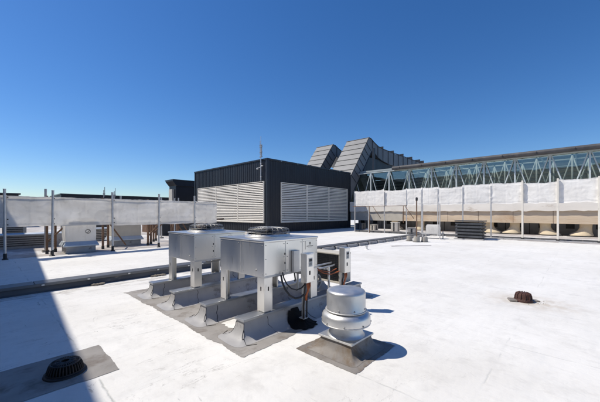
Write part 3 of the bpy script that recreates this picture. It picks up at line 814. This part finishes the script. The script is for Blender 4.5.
wrapped_box((2.42, 15.5, 0), 1.05, .9, 1.5, 'left cloth wrapped box with a round mark, on a pale flashed curb under the screen', 'tarp', 'curb_mem', True)
wrapped_box((4.55, 17.2, 0), 1.35, .9, 1.5, 'beige box on a flashed curb behind the third screen post', 'beige')
# roof clutter beyond the screen
def vent_unit(loc, w_, d_, h, mat, label, cat='roof unit', capm='blue_cap'):
    t = empty('rooftop_unit', loc, label, cat, 'roof units beyond the cloth screen')
    b = MB(); b.box(0, w_, 0, d_, 0, h); b.build('casing', M[mat], t, bevel=.02)
    b = MB(); b.box(-.05, w_ + .05, -.05, d_ + .05, h, h + .07); b.build('top_cover', M[capm], t, bevel=.02)
    b = MB()
    for k in range(int(h * 9)): b.box(w_ * .15, w_ * .85, -.02, 0, .12 + k * .1, .17 + k * .1)
    b.build('side_grille', M['coil'], t)
    return t
vent_unit((-.3, 19.5, 0), 3.4, 1.2, .62, 'curb_mem', 'long low grey roof unit far left beyond the screen')
vent_unit((.8, 21.6, 0), .9, .9, 1.15, 'beige', 'small beige roof unit behind the long low grey one')
vent_unit((4.3, 21.5, 0), 2.6, 1.0, .7, 'beige', 'wide beige roof unit between the first two rusty frames')
vent_unit((-2.6, 23.5, 0), 3.0, 1.2, 1.3, 'rustpost', 'brown roof unit at the far left edge beyond the screen')
vent_unit((9.2, 22.5, 0), 3.6, 1.4, 1.05, 'clad', 'dark low roof unit left of the louvred plant room', capm='trim')
vent_unit((3.9, 25.5, 0), 4.0, 1.4, 1.35, 'dark_mem', 'dark long roof unit deep behind the screen', capm='rustpost')
vent_unit((10.0, 27.5, 0), 4.6, 1.4, 1.2, 'rustpost', 'rust brown duct housing beside the plant room', capm='trim')
# pale posts standing behind the screen (tops show above it)
for i, (x, y, h, lb) in enumerate(((1.95, 17.0, 2.75, 'pale post top left, behind the second screen post'), (5.3, 18.5, 2.65, 'pale post top just right of the third screen post'),
                                 (8.3, 20.5, 2.72, 'pale post top midway along the right cloth panel'), (9.2, 20.5, 2.72, 'pale post top left of the last screen post'), (10.4, 22.5, 2.85, 'pale post top right of the last screen post'))):
    t = empty('tall_post', (x, y, 0), lb, 'post', 'pale posts behind the cloth screen')
    b = MB(); b.tube([(0, 0, .1), (0, 0, h)], .045, 10); b.build('shaft', M['galv'], t); b = MB(); b.box(-.12, .12, -.12, .12, 0, .1); b.build('foot', M['concrete'], t)
for i, (x, y, h, lb) in enumerate(((6.8, 28.0, 3.55, 'thin mast left of a pair, above the cloth screen'), (7.55, 28.0, 3.5, 'thin mast right of a pair, above the cloth screen'))):
    t = empty('antenna_mast', (x, y, 0), lb, 'mast', 'thin masts beyond the cloth screen')
    b = MB(); b.tube([(0, 0, 0), (0, 0, h)], .03, 8); b.build('pole', M['galv'], t)
    b = MB(); b.tube([(.07, 0, h - .5), (.07, 0, h + .25)], .02, 8); b.box(-.06, .10, -.02, .02, h - .35, h - .28); b.build('aerial', M['wire'], t)

# far dark buildings
t = empty('distant_building', (8, 52, 0), 'low black building running along the skyline above the cloth screen', 'building')
b = MB(); b.box(-.4, 26, 0, 9, 0, 4.22); b.build('wall', M['clad'], t)
b = MB(); b.box(-.5, 26, -.15, 9.2, 4.22, 4.38); b.build('parapet', M['trim'], t)
t = empty('distant_building', (-1.0, 50, 0), 'sliver of dark flat roof on the skyline at the far left', 'building')
b = MB(); b.box(-6, 4.2, 0, 7, 0, 3.95); b.build('wall', M['clad'], t); b = MB(); b.box(-6.2, 4.4, -.2, 7.2, 3.95, 4.1); b.build('parapet', M['trim'], t)
t = empty('black_plant_room', (0, 0, 0), 'black box plant room with a flared roof edge behind the louvred one', 'plant room')
b = MB(); b.box(17.9, 24.5, 39.5, 41.5, 0, 5.9); b.build('wall', M['clad'], t)
b = MB(); b.prism([(17.895, 5.35), (24.5, 5.35), (24.5, 6.08), (17.4, 6.08), (17.4, 5.95)], 39.3, 41.6, 'y'); b.build('roof', M['clad'], t)
b = MB(); b.box(17.37, 24.6, 39.22, 41.7, 6.08, 6.18); b.build('roof_edge', M['trim'], t)
b = MB(); b.tube([(21.2, 40, 6.1), (21.2, 40, 6.7)], .06, 8); b.build('vent_pipe', M['wire'], t)
b = MB(); b.box(17.6, 17.89, 40.0, 41, 0, 4.9); b.build('side_cabinet', M['beige'], t)

# ------------------------------------------------------------------ louvred plant room
PX0, PX1, PY0, PY1, PH = 16.66, 29.2, 19.4, 31.9, 6.37
t = empty('plant_room', (0, 0, 0), 'large charcoal clad plant room with wide pale louvres on both visible faces', 'plant room')
LZ0, LZ1 = .84, 4.42
def ribbed_wall(u0, u1, z0, z1, rib=.30, axis='x'):
    """trapezoid-ribbed cladding strip; returns list of (u, depth)"""
    pts = []; u = u0
    while u < u1 - 1e-6:
        for du, d in ((0, 0), (rib * .62, 0), (rib * .72, .028), (rib * .9, .028)):
            if u + du < u1: pts.append((u + du, d))
        u += rib
    pts.append((u1, 0)); return pts
def add_ribbed(b, u0, u1, z0, z1, face):
    pts = ribbed_wall(u0, u1, z0, z1)
    vs = []
    for z in (z0, z1):
        for u, d in pts:
            vs.append((PX0 - .004 - d, u, z) if face == 'left' else (u, PY0 - .004 - d, z))
    n = len(pts); b.add(vs, [(i, i + 1, n + i + 1, n + i) for i in range(n - 1)])
b = MB(); b.box(PX0, PX1, PY0, PY1, 0, PH - .02)
for face, u0, u1, l0, l1 in (('left', PY0 + .14, PY1 - .1, 19.75, 31.1), ('right', PX0 + .14, PX1 - .1, 18.2, 28.54)):
    add_ribbed(b, u0, u1, LZ1 + .06, PH - .14, face)
    add_ribbed(b, u0, u1, .02, LZ0 - .06, face)
    add_ribbed(b, l1 + .05, u1, LZ0 - .06, LZ1 + .06, face)
    if l0 - .06 - u0 > .1: add_ribbed(b, u0, l0 - .05, LZ0 - .06, LZ1 + .06, face)
b.build('wall', M['clad'], t)
b = MB()
b.box(PX0 - .06, PX0 + .14, PY0 - .06, PY0 + .14, 0, PH - .02); b.box(PX1 - .1, PX1 + .05, PY0 - .05, PY0 + .1, 0, PH - .02); b.box(PX0 - .05, PX0 + .1, PY1 - .1, PY1 + .05, 0, PH - .02)
b.build('corner_trim', M['trim'], t, bevel=.01)
b = MB(); b.box(PX0 - .08, PX1 + .07, PY0 - .08, PY1 + .07, PH - .14, PH); b.build('roof_cap', M['trim'], t, bevel=.01)
b = MB(); b.box(PX0 - .07, PX1, PY0 - .07, PY1, 0.0, .10); b.build('plinth', M['seam'], t)
# a few small roof cleats
b = MB()
for x in (18.2, 20.3, 21.6, 23.4, 25.2, 27.0): b.box(x, x + .08, PY0 - .1, PY0 - .08, PH - .1, PH - .06)
b.build('cleat', M['galv'], t)
def louvre_panel(face, a, c):
    fr = MB(); fw = .06
    def B(b, u0, u1, d0, d1, z0, z1):
        if face == 'left': b.box(PX0 - d1, PX0 - d0, u0, u1, z0, z1)
        else: b.box(u0, u1, PY0 - d1, PY0 - d0, z0, z1)
    B(fr, a, a + fw, .0, .12, LZ0, LZ1); B(fr, c - fw, c, .0, .12, LZ0, LZ1)
    B(fr, a + fw, c - fw, .0, .12, LZ1 - fw, LZ1); B(fr, a + fw, c - fw, .0, .12, LZ0, LZ0 + fw)
    lv = fr.build('louvre', M['louvre'], t, bevel=.004)
    bk = MB(); B(bk, a + fw, c - fw, .006, .012, LZ0 + fw, LZ1 - fw); bk.build('backing', M['trim'], lv)
    bl = MB(); n = 22; H = (LZ1 - LZ0 - 2 * fw) / n
    for k in range(n):
        z = LZ0 + fw + k * H - (.02 if k == n - 1 else 0)
        prf = [(.100, z + .004), (.118, z + .012), (.085, z + H * .68), (.070, z + H * .68)]   # sloping down and outwards
        if face == 'left': pts = [(PX0 - d, zz) for d, zz in prf]; bl.prism(pts, a + fw, c - fw, 'y')
        else: pts = [(PY0 - d, zz) for d, zz in prf]; bl.prism(pts, a + fw, c - fw, 'x')
    bl.build('blades', M['louvre'], lv)
for k in range(3):
    w_ = (31.1 - 19.75) / 3; louvre_panel('left', 19.75 + k * w_, 19.75 + (k + 1) * w_ - .004)
    w_ = (28.54 - 18.2) / 3; louvre_panel('right', 18.2 + k * w_, 18.2 + (k + 1) * w_ - .004)
# mast fixed to the plant room
t = empty('antenna_mast', (PX0 - .16, 20.05, 0), 'tall thin aerial mast fixed to the near corner of the louvred plant room', 'mast')
b = MB(); b.tube([(0, 0, 4.5), (0, 0, 7.6)], .045, 10); b.tube([(0, 0, 7.6), (0, 0, 8.3)], .022, 8); b.build('pole', M['galv'], t)
b = MB(); b.tube([(0, -.12, 6.5), (0, -.12, 7.5)], .03, 8); b.tube([(.0, .1, 6.7), (0, .1, 7.9)], .018, 8)
for z in (6.5, 6.9, 7.35, 7.5): b.box(-.05, .05, -.16, .14, z, z + .06)
b.build('aerial', M['wire'], t)
b = MB(); b.box(-.04, .16, -.04, .04, 4.8, 4.88); b.box(-.04, .16, -.04, .04, 5.9, 5.98); b.tube([(0, 0, 5.6), (-.05, .3, 5.62)], .02, 6); b.box(-.04, .04, -.3, .05, 5.7, 5.75); b.build('bracket', M['galv'], t)
b = MB(); b.lathe([(0, -.12), (.07, -.1), (.075, .08), (0, .1)], 12, M=Matrix.Translation((-.06, .36, 5.55)) @ Matrix.Rotation(R(70), 4, 'X')); b.build('camera_housing', M['galv'], t)

# ------------------------------------------------------------------ sloped ducts
def sloped_duct(y0, y1, label):
    t = empty('sloped_duct', (29.4, y0, 0), label, 'duct', 'dark sloping ducts behind the plant room')
    prof = [(0, 3.2), (0, 6.1), (4.0, 11.2), (4.5, 11.15), (5.2, 10.85), (6.4, 10.45), (8.0, 10.3), (9.5, 10.2), (24, 10.0), (24, 8.2), (9.5, 8.45), (7.4, 8.7), (6.2, 9.0), (5.3, 9.5), (4.75, 9.6), (.55, 4.3)]
    W_ = y1 - y0
    b = MB(); b.prism(prof, 0, W_, 'y'); b.build('casing', M['duct'], t, bevel=.03)
    # standing seams across the slope and down the sides
    b = MB()
    p, q = Vector((0, 6.1)), Vector((4.0, 11.2)); d = (q - p); Ls = d.length; d.normalize(); n2 = Vector((-d.y, d.x))
    for k in range(8):
        s = Ls * (k + .02) / 7.07; c = p + d * s
        a = c - d * .03; e = c + d * .03
        b.prism([(a.x, a.y), (e.x, e.y), (e.x + n2.x * .05, e.y + n2.y * .05), (a.x + n2.x * .05, a.y + n2.y * .05)], -.05, W_ + .05, 'y')
        # side seams follow perpendicular
        lo = c - n2 * (1.32)
        if k < 7:
            b.prism([(a.x, a.y), (e.x, e.y), (e.x + (lo - c).x, e.y + (lo - c).y), (a.x + (lo - c).x, a.y + (lo - c).y)], -.045, -.002, 'y')
    for x in (4.9, 6.3, 7.7, 9.2, 10.8, 12.4, 14, 15.6, 17.2, 18.8, 20.4, 22):
        zt = 11.0 if x < 5 else 10.5 if x < 7 else 10.33 if x < 9 else 10.25
        zb = 9.58 if x < 5 else 9.0 if x < 7 else 8.72 if x < 9 else 8.45 if x < 12 else 8.3
        b.box(x - .025, x + .025, -.05, -.002, zb, zt - .06)
        b.box(x - .05, x + .05, -.05, W_ + .05, zt - .12, zt + .05 + (.28 if x > 7 and int(x) % 3 else 0))
    b.build('standing_seam', M['seam'], t)
    # edge beads
    b = MB()
    b.tube([(0, -.02, 6.1), (4.0, -.02, 11.2), (4.5, -.02, 11.15), (5.2, -.02, 10.85), (6.4, -.02, 10.45), (8, -.02, 10.3), (24, -.02, 10.0)], .05, 6)
    b.tube([(.55, -.02, 4.3), (4.75, -.02, 9.6), (5.3, -.02, 9.5), (6.2, -.02, 9.0), (7.4, -.02, 8.7), (9.5, -.02, 8.45)], .05, 6)
    b.build('edge_bead', M['seam'], t)
    return t
sloped_duct(19.4, 22.7, 'nearer large sloping dark metal duct rising behind the right end of the plant room')
sloped_duct(25.0, 27.9, 'farther smaller looking sloping dark metal duct, left of the bigger one')

# ------------------------------------------------------------------ atrium roof: glass, truss, fascia, boarded beam
AX = 31.0; AY0, AY1 = -13.5, 22.0
t = empty('glazed_hall', (0, 0, 0), 'long glazed hall with teal truss, dark roof edge and tan boarded base on the right', 'building')
def AB(b, x0, x1, y0, y1, z0, z1): b.box(x0, x1, y0, y1, z0, z1)
# fascia / roof (ends near y = 14.8 with a rounded end)
b = MB()
b.prism([(AX - .55, 6.36), (AX - .6, 6.58), (AX - .45, 6.74), (AX + .7, 6.8), (AX + .7, 6.42)], AY0, 14.9, 'y'); b.build('roof', M['fascia'], t, bevel=.06, seg=3)
b = MB(); b.box(AX + .7, AX + 9, AY0, 14.9, 6.7, 6.712); b.build('added_skylight', M['glass'], t)  # unseen glass roof strip, added to let sun onto the rear truss
b = MB()
y = AY0
while y < 14.9:
    b.box(AX + .7, AX + 9, y, y + .08, 6.55, 6.69); y += 2.29
b.build('added_skylight_bars', M['truss'], t)
b = MB(); b.box(AX + 8.8, AX + 9, AY0, 14.9, 6.4, 6.95); b.build('rear_fascia', M['fascia'], t)
b = MB()
y = AY0
while y < 14.8:
    b.box(AX - .64, AX - .6, y, y + .03, 6.38, 6.62); y += 2.29
b.build('roof_joint', M['seam'], t)
# glass panes between verticals + truss
ys = [13.2 - 2.29 * k for k in range(-4, 12)]
ys = sorted(ys)
g = MB()
for a, c in zip(ys[:-1], ys[1:]):
    g.box(AX + .25, AX + .262, a + .03, c - .03, 2.4, 6.40)
g.build('glazing', M['glass'], t)
for y in ys:
    b = MB(); b.box(AX + .0, AX + .16, y - .055, y + .055, 2.4, 6.40); b.build('truss_post', M['truss'], t)
for a, c in zip(ys[:-1], ys[1:]):
    mid = (a + c) / 2
    b = MB()
    b.tube([(AX + .08, a + .07, 6.32), (AX + .08, mid - .03, 2.9)], .045, 6); b.tube([(AX + .08, c - .07, 6.32), (AX + .08, mid + .03, 2.9)], .045, 6)
    b.build('truss_brace', M['truss'], t)
b = MB(); b.box(AX - .02, AX + .18, AY0, 22, 6.31, 6.40); b.build('top_chord', M['truss'], t)
b = MB(); b.box(AX - .02, AX + .18, AY0, 22, 2.9, 3.0); b.build('bottom_chord', M['truss'], t)
b = MB()
for z in (4.15, 5.3): b.box(AX + .20, AX + .249, AY0, 22, z, z + .05)
pass
# second truss and dark room behind the glass
b = MB()
for k, y in enumerate(ys):
    y2 = y + 1.0
    b.box(AX + 1.9, AX + 2.0, y2 - .06, y2 + .06, 2.4, 6.5)
    b.tube([(AX + 1.95, y2, 6.4), (AX + 1.95, y2 + 1.14, 2.4)], .05, 6); b.tube([(AX + 1.95, y2, 6.4), (AX + 1.95, y2 - 1.14, 2.4)], .05, 6)
    b.box(AX + 4.6, AX + 4.7, y - .06, y + .06, 2.4, 6.5)
    b.tube([(AX + 4.65, y, 6.4), (AX + 4.65, y + 1.14, 2.4)], .05, 6); b.tube([(AX + 4.65, y, 6.4), (AX + 4.65, y - 1.14, 2.4)], .05, 6)
b.box(AX + 1.9, AX + 2.0, AY0, 22, 6.4, 6.5); b.box(AX + 4.6, AX + 4.7, AY0, 22, 6.4, 6.5)
b.build('rear_truss', M['truss'], t)
b = MB(); b.box(AX + 8.6, AX + 8.8, AY0, 22, 0, 6.4); b.box(AX + .3, AX + 8.6, AY0 + .1, 21.9, 2.2, 2.35); b.build('inner_wall', M['dark_inner'], t)
b = MB(); b.box(AX + .3, AX + 8.6, 21.9, 22.1, 2.35, 7.0); b.box(AX + .4, AX + 9, 14.95, 22, 6.5, 6.7); b.build('end_wall', M['dark_inner'], t)
b = MB()
for z in [2.8 + .42 * k for k in range(9)]: b.box(AX + 8.45, AX + 8.6, AY0, 22, z, z + .16)
b.build('inner_slats', M['inner_slat'], t)
# beam
BXf = 29.0
b = MB(); b.box(BXf, AX - .05, AY0, 19.2, .92, 1.94); bm_ = b.build('boarded_beam', M['ply'], t)
b = MB()
y = AY0 + .3
while y < 19:
    b.box(BXf - .006, BXf, y, y + .025, .93, 1.93); y += 2.44
b.build('board_joint', M['rustpost'], bm_)
vs, fs = tarp_mesh((BXf - .09, AY0), (BXf - .09, 19.2), 1.86, 2.95, 0, 4, n=150, m=8, top_ragged=.05, bulge=.0, thick=.06)
b = MB(); b.add(vs, fs, True); b.box(BXf - .02, AX, AY0, 19.2, 1.96, 2.9); b.build('upper_flashing', M['cream'], t, sharp=70)
b = MB(); b.box(AX - .2, AX, AY0, 19.3, 0, .92); bw = b.build('block_wall', M['blockwall'], t)
b = MB(); y = AY0
while y < 19:
    b.box(AX - .206, AX - .2, y, y + .05, 0, .9); b.box(AX - .215, AX - .2, y + .6, y + 1.1, .5, .86); y += 1.65
b.build('dark_joint', M['black'], bw)
# box end where the beam meets the plant room
b = MB(); b.box(BXf - .05, BXf + .3, 13.0, 19.1, .90, 1.98); b.build('beam_end_cover', M['beige'], t)
b = MB(); b.box(AX + 1.4, AX + 22, 19.5, 22.4, 6.72, 8.75); b.build('under_duct_shade', M['clad'], t)  # dark block added to stand in for the shade under the duct
# support post under the duct
b = MB(); b.box(AX + .5, AX + .75, 17.6, 17.85, 2.4, 9.3); b.build('duct_post', M['trim'], t)

# boots under the beam
bt = [(-.31, 'rightmost buff boot under the boarded beam'), (1.95, 'second buff boot from the right under the boarded beam'), (3.84, 'third buff boot from the right, beside the leftmost tall post'),
      (5.64, 'buff boot at the right edge of the dark slatted intake'), (11.4, 'buff boot under the beam behind the concrete bases'), (14.1, 'buff boot in the shade at the left end of the beam')]
proto = None
for i, (y, lb) in enumerate(bt):
    if proto is None:
        t = empty('pipe_boot', (29.55, y, 0), lb, 'pipe boot', 'buff boots under the boarded beam')
        b = MB(); vs = []; fs = []; prof = [(.66, .38, .07, .26), (.66, .37, .14, .25), (.60, .34, .20, .22), (.46, .30, .32, .12), (.38, .27, .45, .05), (.33, .25, .65, .01), (.35, .26, .93, 0)]; n = 24
        for (ry, rx, z, sh) in prof:
            for k in range(n):
                a = 2 * math.pi * k / n
                vs.append((rx * math.cos(a) * 1.1, ry * math.sin(a) + sh, z))
        for j in range(len(prof) - 1): fs += [(j * n + k, j * n + (k + 1) % n, (j + 1) * n + (k + 1) % n, (j + 1) * n + k) for k in range(n)]
        fs.append(tuple(range(n - 1, -1, -1))); b.add(vs, fs, True); b.build('boot', M['hoof'], t)
        b = MB(); b.box(-.42, .42, -.2, 1.0, 0, .07); b.build('foot_pad', M['black'], t, bevel=.02)
        proto = t
    else:
        t = copy_tree(proto); t.location = (29.55, y, 0); t['label'] = lb
        if i in (1, 3, 5): t.rotation_euler = (0, 0, R(180))

# right-hand cloth screen
FX = 23.2
t = empty('cloth_screen', (0, 0, 0), 'long sunlit white cloth screen on posts along the right side, before the boarded beam', 'screen fence')
py = [-5.9, -4.2, -2.47, -.77, .95, 2.62]
for y in py:
    b = MB(); b.box(FX - .16, FX - .06, y - .05, y + .05, 0, 3.72); p = b.build('post', M['louvre'], t, bevel=.01)
    b = MB(); b.box(FX - .18, FX - .04, y - .08, y + .08, 0, .16); b.build('foot_sleeve', M['black'], p)
py2 = [4.32, 6.02, 7.7, 8.9, 10.1, 12.0, 13.5, 14.9]
for y in py2:
    b = MB(); b.box(FX - .03, FX + .03, y - .035, y + .035, 0, 3.5); p = b.build('post', M['galv'], t)
allp = sorted([-9.3, -7.6] + py + py2)
b = MB()
for i, (a, c) in enumerate(zip(allp[:-1], allp[1:])):
    off = .02 * (i % 2) + (.12 if c > 11 and i % 2 else 0)
    top = 3.62 + (.05 if i % 3 else -.04)
    vs, fs = tarp_mesh((FX - off + .02, a - .04), (FX - off + .02, c + .04), 2.30, top, .05, i * 5 + 1, n=40, m=30, top_ragged=.045, bulge=.03)
    b.add(vs, fs, True)
b.build('cloth', M['tarp_sunny'], t, sharp=70)
b = MB(); b.tube([(FX + .15, -9.3, 2.36), (FX + .15, 14.9, 2.36)], .03, 8); b.build('rail', M['galv'], t)
# diagonal braces
b = MB()
for y in (10.1, 12.9): b.tube([(FX - .35, y, 2.28), (FX - .35, y - .75, 1.25)], .022, 6)
b.tube([(FX - .35, 9.9, 2.28), (FX - .35, 14.9, 2.28)], .024, 8)
b.build('brace', M['rustpost'], t)
b = MB()
for y, z in ((10.2, 0.9), (13.2, 0.0)): b.tube([(FX - .35, y, z), (FX - .35, y, 2.28)], .028, 8)
b.build('prop', M['rustpost'], t)

# low ledge at post feet
t = empty('roof_ledge', (0, 0, 0), 'low grey ledge with loose boards at the feet of the right screen', 'ledge')
b = MB(); b.box(23.0, 23.42, -11, 6.4, 0, .08); b.build('ledge_body', M['curb_mem'], t, bevel=.02)
b = MB()
for (x, y0, y1) in ((22.72, -3.9, .4), (22.6, .9, 3.4), (22.8, 3.9, 7.0)): b.box(x, x + .12, y0, y1, 0, .05)
b.build('loose_board', M['deck'], t)
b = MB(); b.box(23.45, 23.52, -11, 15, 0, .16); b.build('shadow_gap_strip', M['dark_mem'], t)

# dark slatted intake
t = empty('slatted_intake', (21.3, 4.45, 0), 'dark box of stacked horizontal slats standing before the right screen', 'air intake')
b = MB(); b.box(.08, 1.0, .08, 1.42, .05, 1.1); b.build('core', M['black'], t)
b = MB()
for k in range(5):
    z = .14 + k * .205
    b.prism([(-.02, z), (-.02, z + .10), (.12, z + .15), (.12, z + .12)], -.02, 1.52, 'y')
    b.prism([(-.02, z), (-.02, z + .10), (.12, z + .15), (.12, z + .12)], 0, 1.06, 'x')
b.build('slats', mk('slat_grey', (.07, .075, .082), (.1, .105, .115), .45, .4, 3), t)
b = MB(); b.box(-.06, 1.1, -.06, 1.56, 1.15, 1.21); b.build('top_cover', M['trim'], t, bevel=.01)
b = MB(); b.box(-.1, 1.1, -.1, 1.6, 0, .06); b.build('base', M['curb_mem'], t, bevel=.01)

# concrete weights with rusty pole
def weight(loc, r, h, label):
    t = empty('concrete_base', loc, label, 'concrete base', 'concrete bases by the rusty pole')
    b = MB(); b.lathe([(r * .96, 0), (r, .03), (r * .97, h - .04), (r * .88, h), (0, h)], 20, jit=.04); b.build('weight', M['concrete'], t)
    b = MB(); b.lathe([(r * 1.3, 0), (r * 1.3, .012), (0, .012)], 16, (0, 0, 0)); b.build('pad', M['dark_mem'], t)
    return t
weight((17.9, 7.6, 0), .17, .30, 'smaller concrete base left of the rusty pole')
weight((17.5, 7.0, 0), .18, .32, 'concrete base carrying the rusty pole')
weight((17.85, 6.68, 0), .18, .30, 'concrete base right of the rusty pole')
t = empty('rusty_pole', (17.5, 7.0, .32), 'thin rusty pole with black cap standing in a concrete base', 'pole')
b = MB(); b.tube([(0, 0, 0), (0, 0, 2.15)], .035, 10); b.build('shaft', M['rustpost'], t)
b = MB(); b.lathe([(.06, 2.1), (.065, 2.25), (.04, 2.3), (0, 2.31)], 12); b.build('cap', M['black'], t)
# white wrapped crate on a steel stand
t = empty('steel_stand', (20.3, 6.6, 0), 'galvanised stand with two tall legs left of the dark slatted intake', 'stand')
b = MB()
for x, y, h in ((0, 0, 2.3), (0, 1.1, 2.3), (.6, 0, .5), (.6, 1.1, .5)): b.box(x, x + .05, y, y + .05, 0, h)
b.build('legs', M['galv'], t)
b = MB(); b.box(-.03, .68, -.05, 1.2, .30, .35); b.build('shelf', M['galv'], t)
b = MB()
vs, fs = skirt_rings(20.42, 20.85, 6.75, 7.55, [(.02, .36), (.0, .5), (.01, .7), (-.01, .86), (-.04, .93)])
b.add(vs, fs, True); tag(b.build('wrapped_crate', M['tarp'], sharp=50), 'white wrapped crate on the galvanised stand beside the slatted intake', 'crate')
# sundry items in the shade beneath the beam
rn = random.Random(11)
it = [(26.2, 14.6, .7, .5, .5, 'beige', 'beige carton farthest left under the beam'), (26.0, 12.2, .6, .6, .8, 'tarp', 'upright white wrapped carton under the left half of the beam'),
      (25.8, 10.4, .8, .7, .35, 'curb_mem', 'flat grey carton behind the concrete bases'), (24.6, 8.6, .6, .5, .6, 'concrete', 'grey block left of the steel stand'),
      (26.5, 16.2, .8, .8, .6, 'dark_mem', 'dark crate beside the plant room corner')]
for x, y, w_, d_, h, m_, lb in it:
    t = empty('storage_crate', (x, y, 0), lb, 'crate', 'crates stored under the beam', rz=rn.uniform(-.3, .3))
    b = MB(); b.box(0, w_, 0, d_, 0, h); b.build('body', M[m_], t, bevel=.03)
    b = MB(); b.box(-.02, w_ + .02, -.02, d_ + .02, h, h + .05); b.build('lid', M[m_], t, bevel=.01)
    b = MB(); b.box(-.012, 0, d_ * .4, d_ * .6, .02, h); b.box(w_ * .4, w_ * .6, -.012, 0, .02, h); b.build('strap', M['trim'], t)
# small white nub on the roof in front of the joint
t = empty('pipe_penetration', (12.2, 7.2, 0), 'small white capped pipe stub before the expansion curb', 'pipe stub')
b = MB(); b.lathe([(.12, 0), (.1, .02), (.05, .04), (.05, .16)], 16); b.build('sleeve', M['roof'], t); b = MB(); b.lathe([(.07, .16), (.07, .2), (0, .22)], 16); b.build('cap', M['galv'], t)
# thin flat strips standing in for a faint shadow line on the roof
b = MB(); b.box(0, 2.2, 0, .12, -.002, .022, Matrix.Translation((14.3, 7.0, 0)) @ Matrix.Rotation(R(-38), 4, 'Z')); b.box(.3, 1.6, .16, .25, -.002, .018, Matrix.Translation((14.3, 7.0, 0)) @ Matrix.Rotation(R(-41), 4, 'Z'))
tag(b.build('shadow_line_strip', M['deck']), 'thin strips standing in for a faint shadow line on the white roof before the concrete bases', 'shadow strip')

# tall neighbouring wall left of the camera: it casts the shade over the left of the roof
t = empty('neighbouring_block', (0, 0, 0), 'tall dark clad block standing just left of the view, shading the roof corner', 'building')
ang = -math.atan(.065)
mt = Matrix.Translation((-3.5, 3.2, 0)) @ Matrix.Rotation(ang, 4, 'Z')
H = 9.2
b = MB(); b.box(-4.5, 0, -20, 33, 0, H, mt); b.build('wall', mk('block_cladding', (.32, .31, .30), (.38, .37, .355), .5, .1, .6), t)
b = MB()
for k in range(26): b.box(0.0, .03, -20 + k * 2.0, -19.94 + k * 2.0, 0, H - .1, mt)
b.build('wall_seam', M['seam'], t)
b = MB(); b.box(-4.55, .0, -20.05, 33.05, H, H + .08, mt); b.build('coping', M['trim'], t)

# ------------------------------------------------------------------ every loose piece of these small fittings becomes a part of its own
def split_islands(o, single):
    me = o.data; nV = len(me.vertices); par = list(range(nV))
    def find(a):
        while par[a] != a: par[a] = par[par[a]]; a = par[a]
        return a
    for e in me.edges:
        a, b_ = find(e.vertices[0]), find(e.vertices[1])
        if a != b_: par[a] = b_
    groups = {}
    for p in me.polygons: groups.setdefault(find(p.vertices[0]), []).append(p)
    if len(groups) < 2 or len(groups) > 100: return
    mat = me.materials[0]
    for g in groups.values():
        idx = {}; vs = []; fs = []; sm = []
        for p in g:
            f = []
            for v in p.vertices:
                if v not in idx: idx[v] = len(vs); vs.append(tuple(me.vertices[v].co))
                f.append(idx[v])
            fs.append(tuple(f)); sm.append(p.use_smooth)
        m2 = bpy.data.meshes.new(single); m2.from_pydata(vs, [], fs); m2.update(); m2.polygons.foreach_set('use_smooth', sm)
        m2.materials.append(mat)
        c = bpy.data.objects.new(single, m2); col.objects.link(c); c.parent = o.parent
        for md in o.modifiers:
            if md.type == 'BEVEL':
                n_ = c.modifiers.new('bevel', 'BEVEL'); n_.width = md.width; n_.segments = md.segments; n_.limit_method = 'ANGLE'; n_.angle_limit = md.angle_limit
    bpy.data.objects.remove(o)
names = {'printed_lines': 'printed_line', 'frame': 'frame', 'base_plate': 'base_plate', 'screws': 'screw', 'latch': 'latch', 'dark_joint': 'wall_recess', 'roof_joint': 'roof_joint', 'fixings': 'fixing', 'tie': 'tie', 'cleat': 'cleat',
         'clips': 'clip', 'wall_seam': 'wall_seam', 'board_joint': 'board_joint', 'added_skylight_bars': 'added_skylight_bar', 'rear_truss': 'rear_truss_member', 'inner_slats': 'inner_slat',
         'corner_trim': 'corner_trim', 'brace': 'brace', 'prop': 'prop', 'loose_board': 'loose_board', 'legs': 'leg', 'bracket': 'bracket', 'pipework': 'pipe', 'conduit': 'conduit',
         'flexible_conduit': 'flexible_conduit', 'strap': 'strap', 'pipe': 'pipe', 'rail': 'rail', 'corner_fold': 'corner_fold', 'panel_trim': 'panel_trim', 'sealant_bead': 'sealant_bead', 'rolled_edge': 'rolled_edge'}
for o in list(bpy.data.objects):
    nm = o.name.split('.')[0]
    if o.type == 'MESH' and nm in names and o.parent: split_islands(o, names[nm])
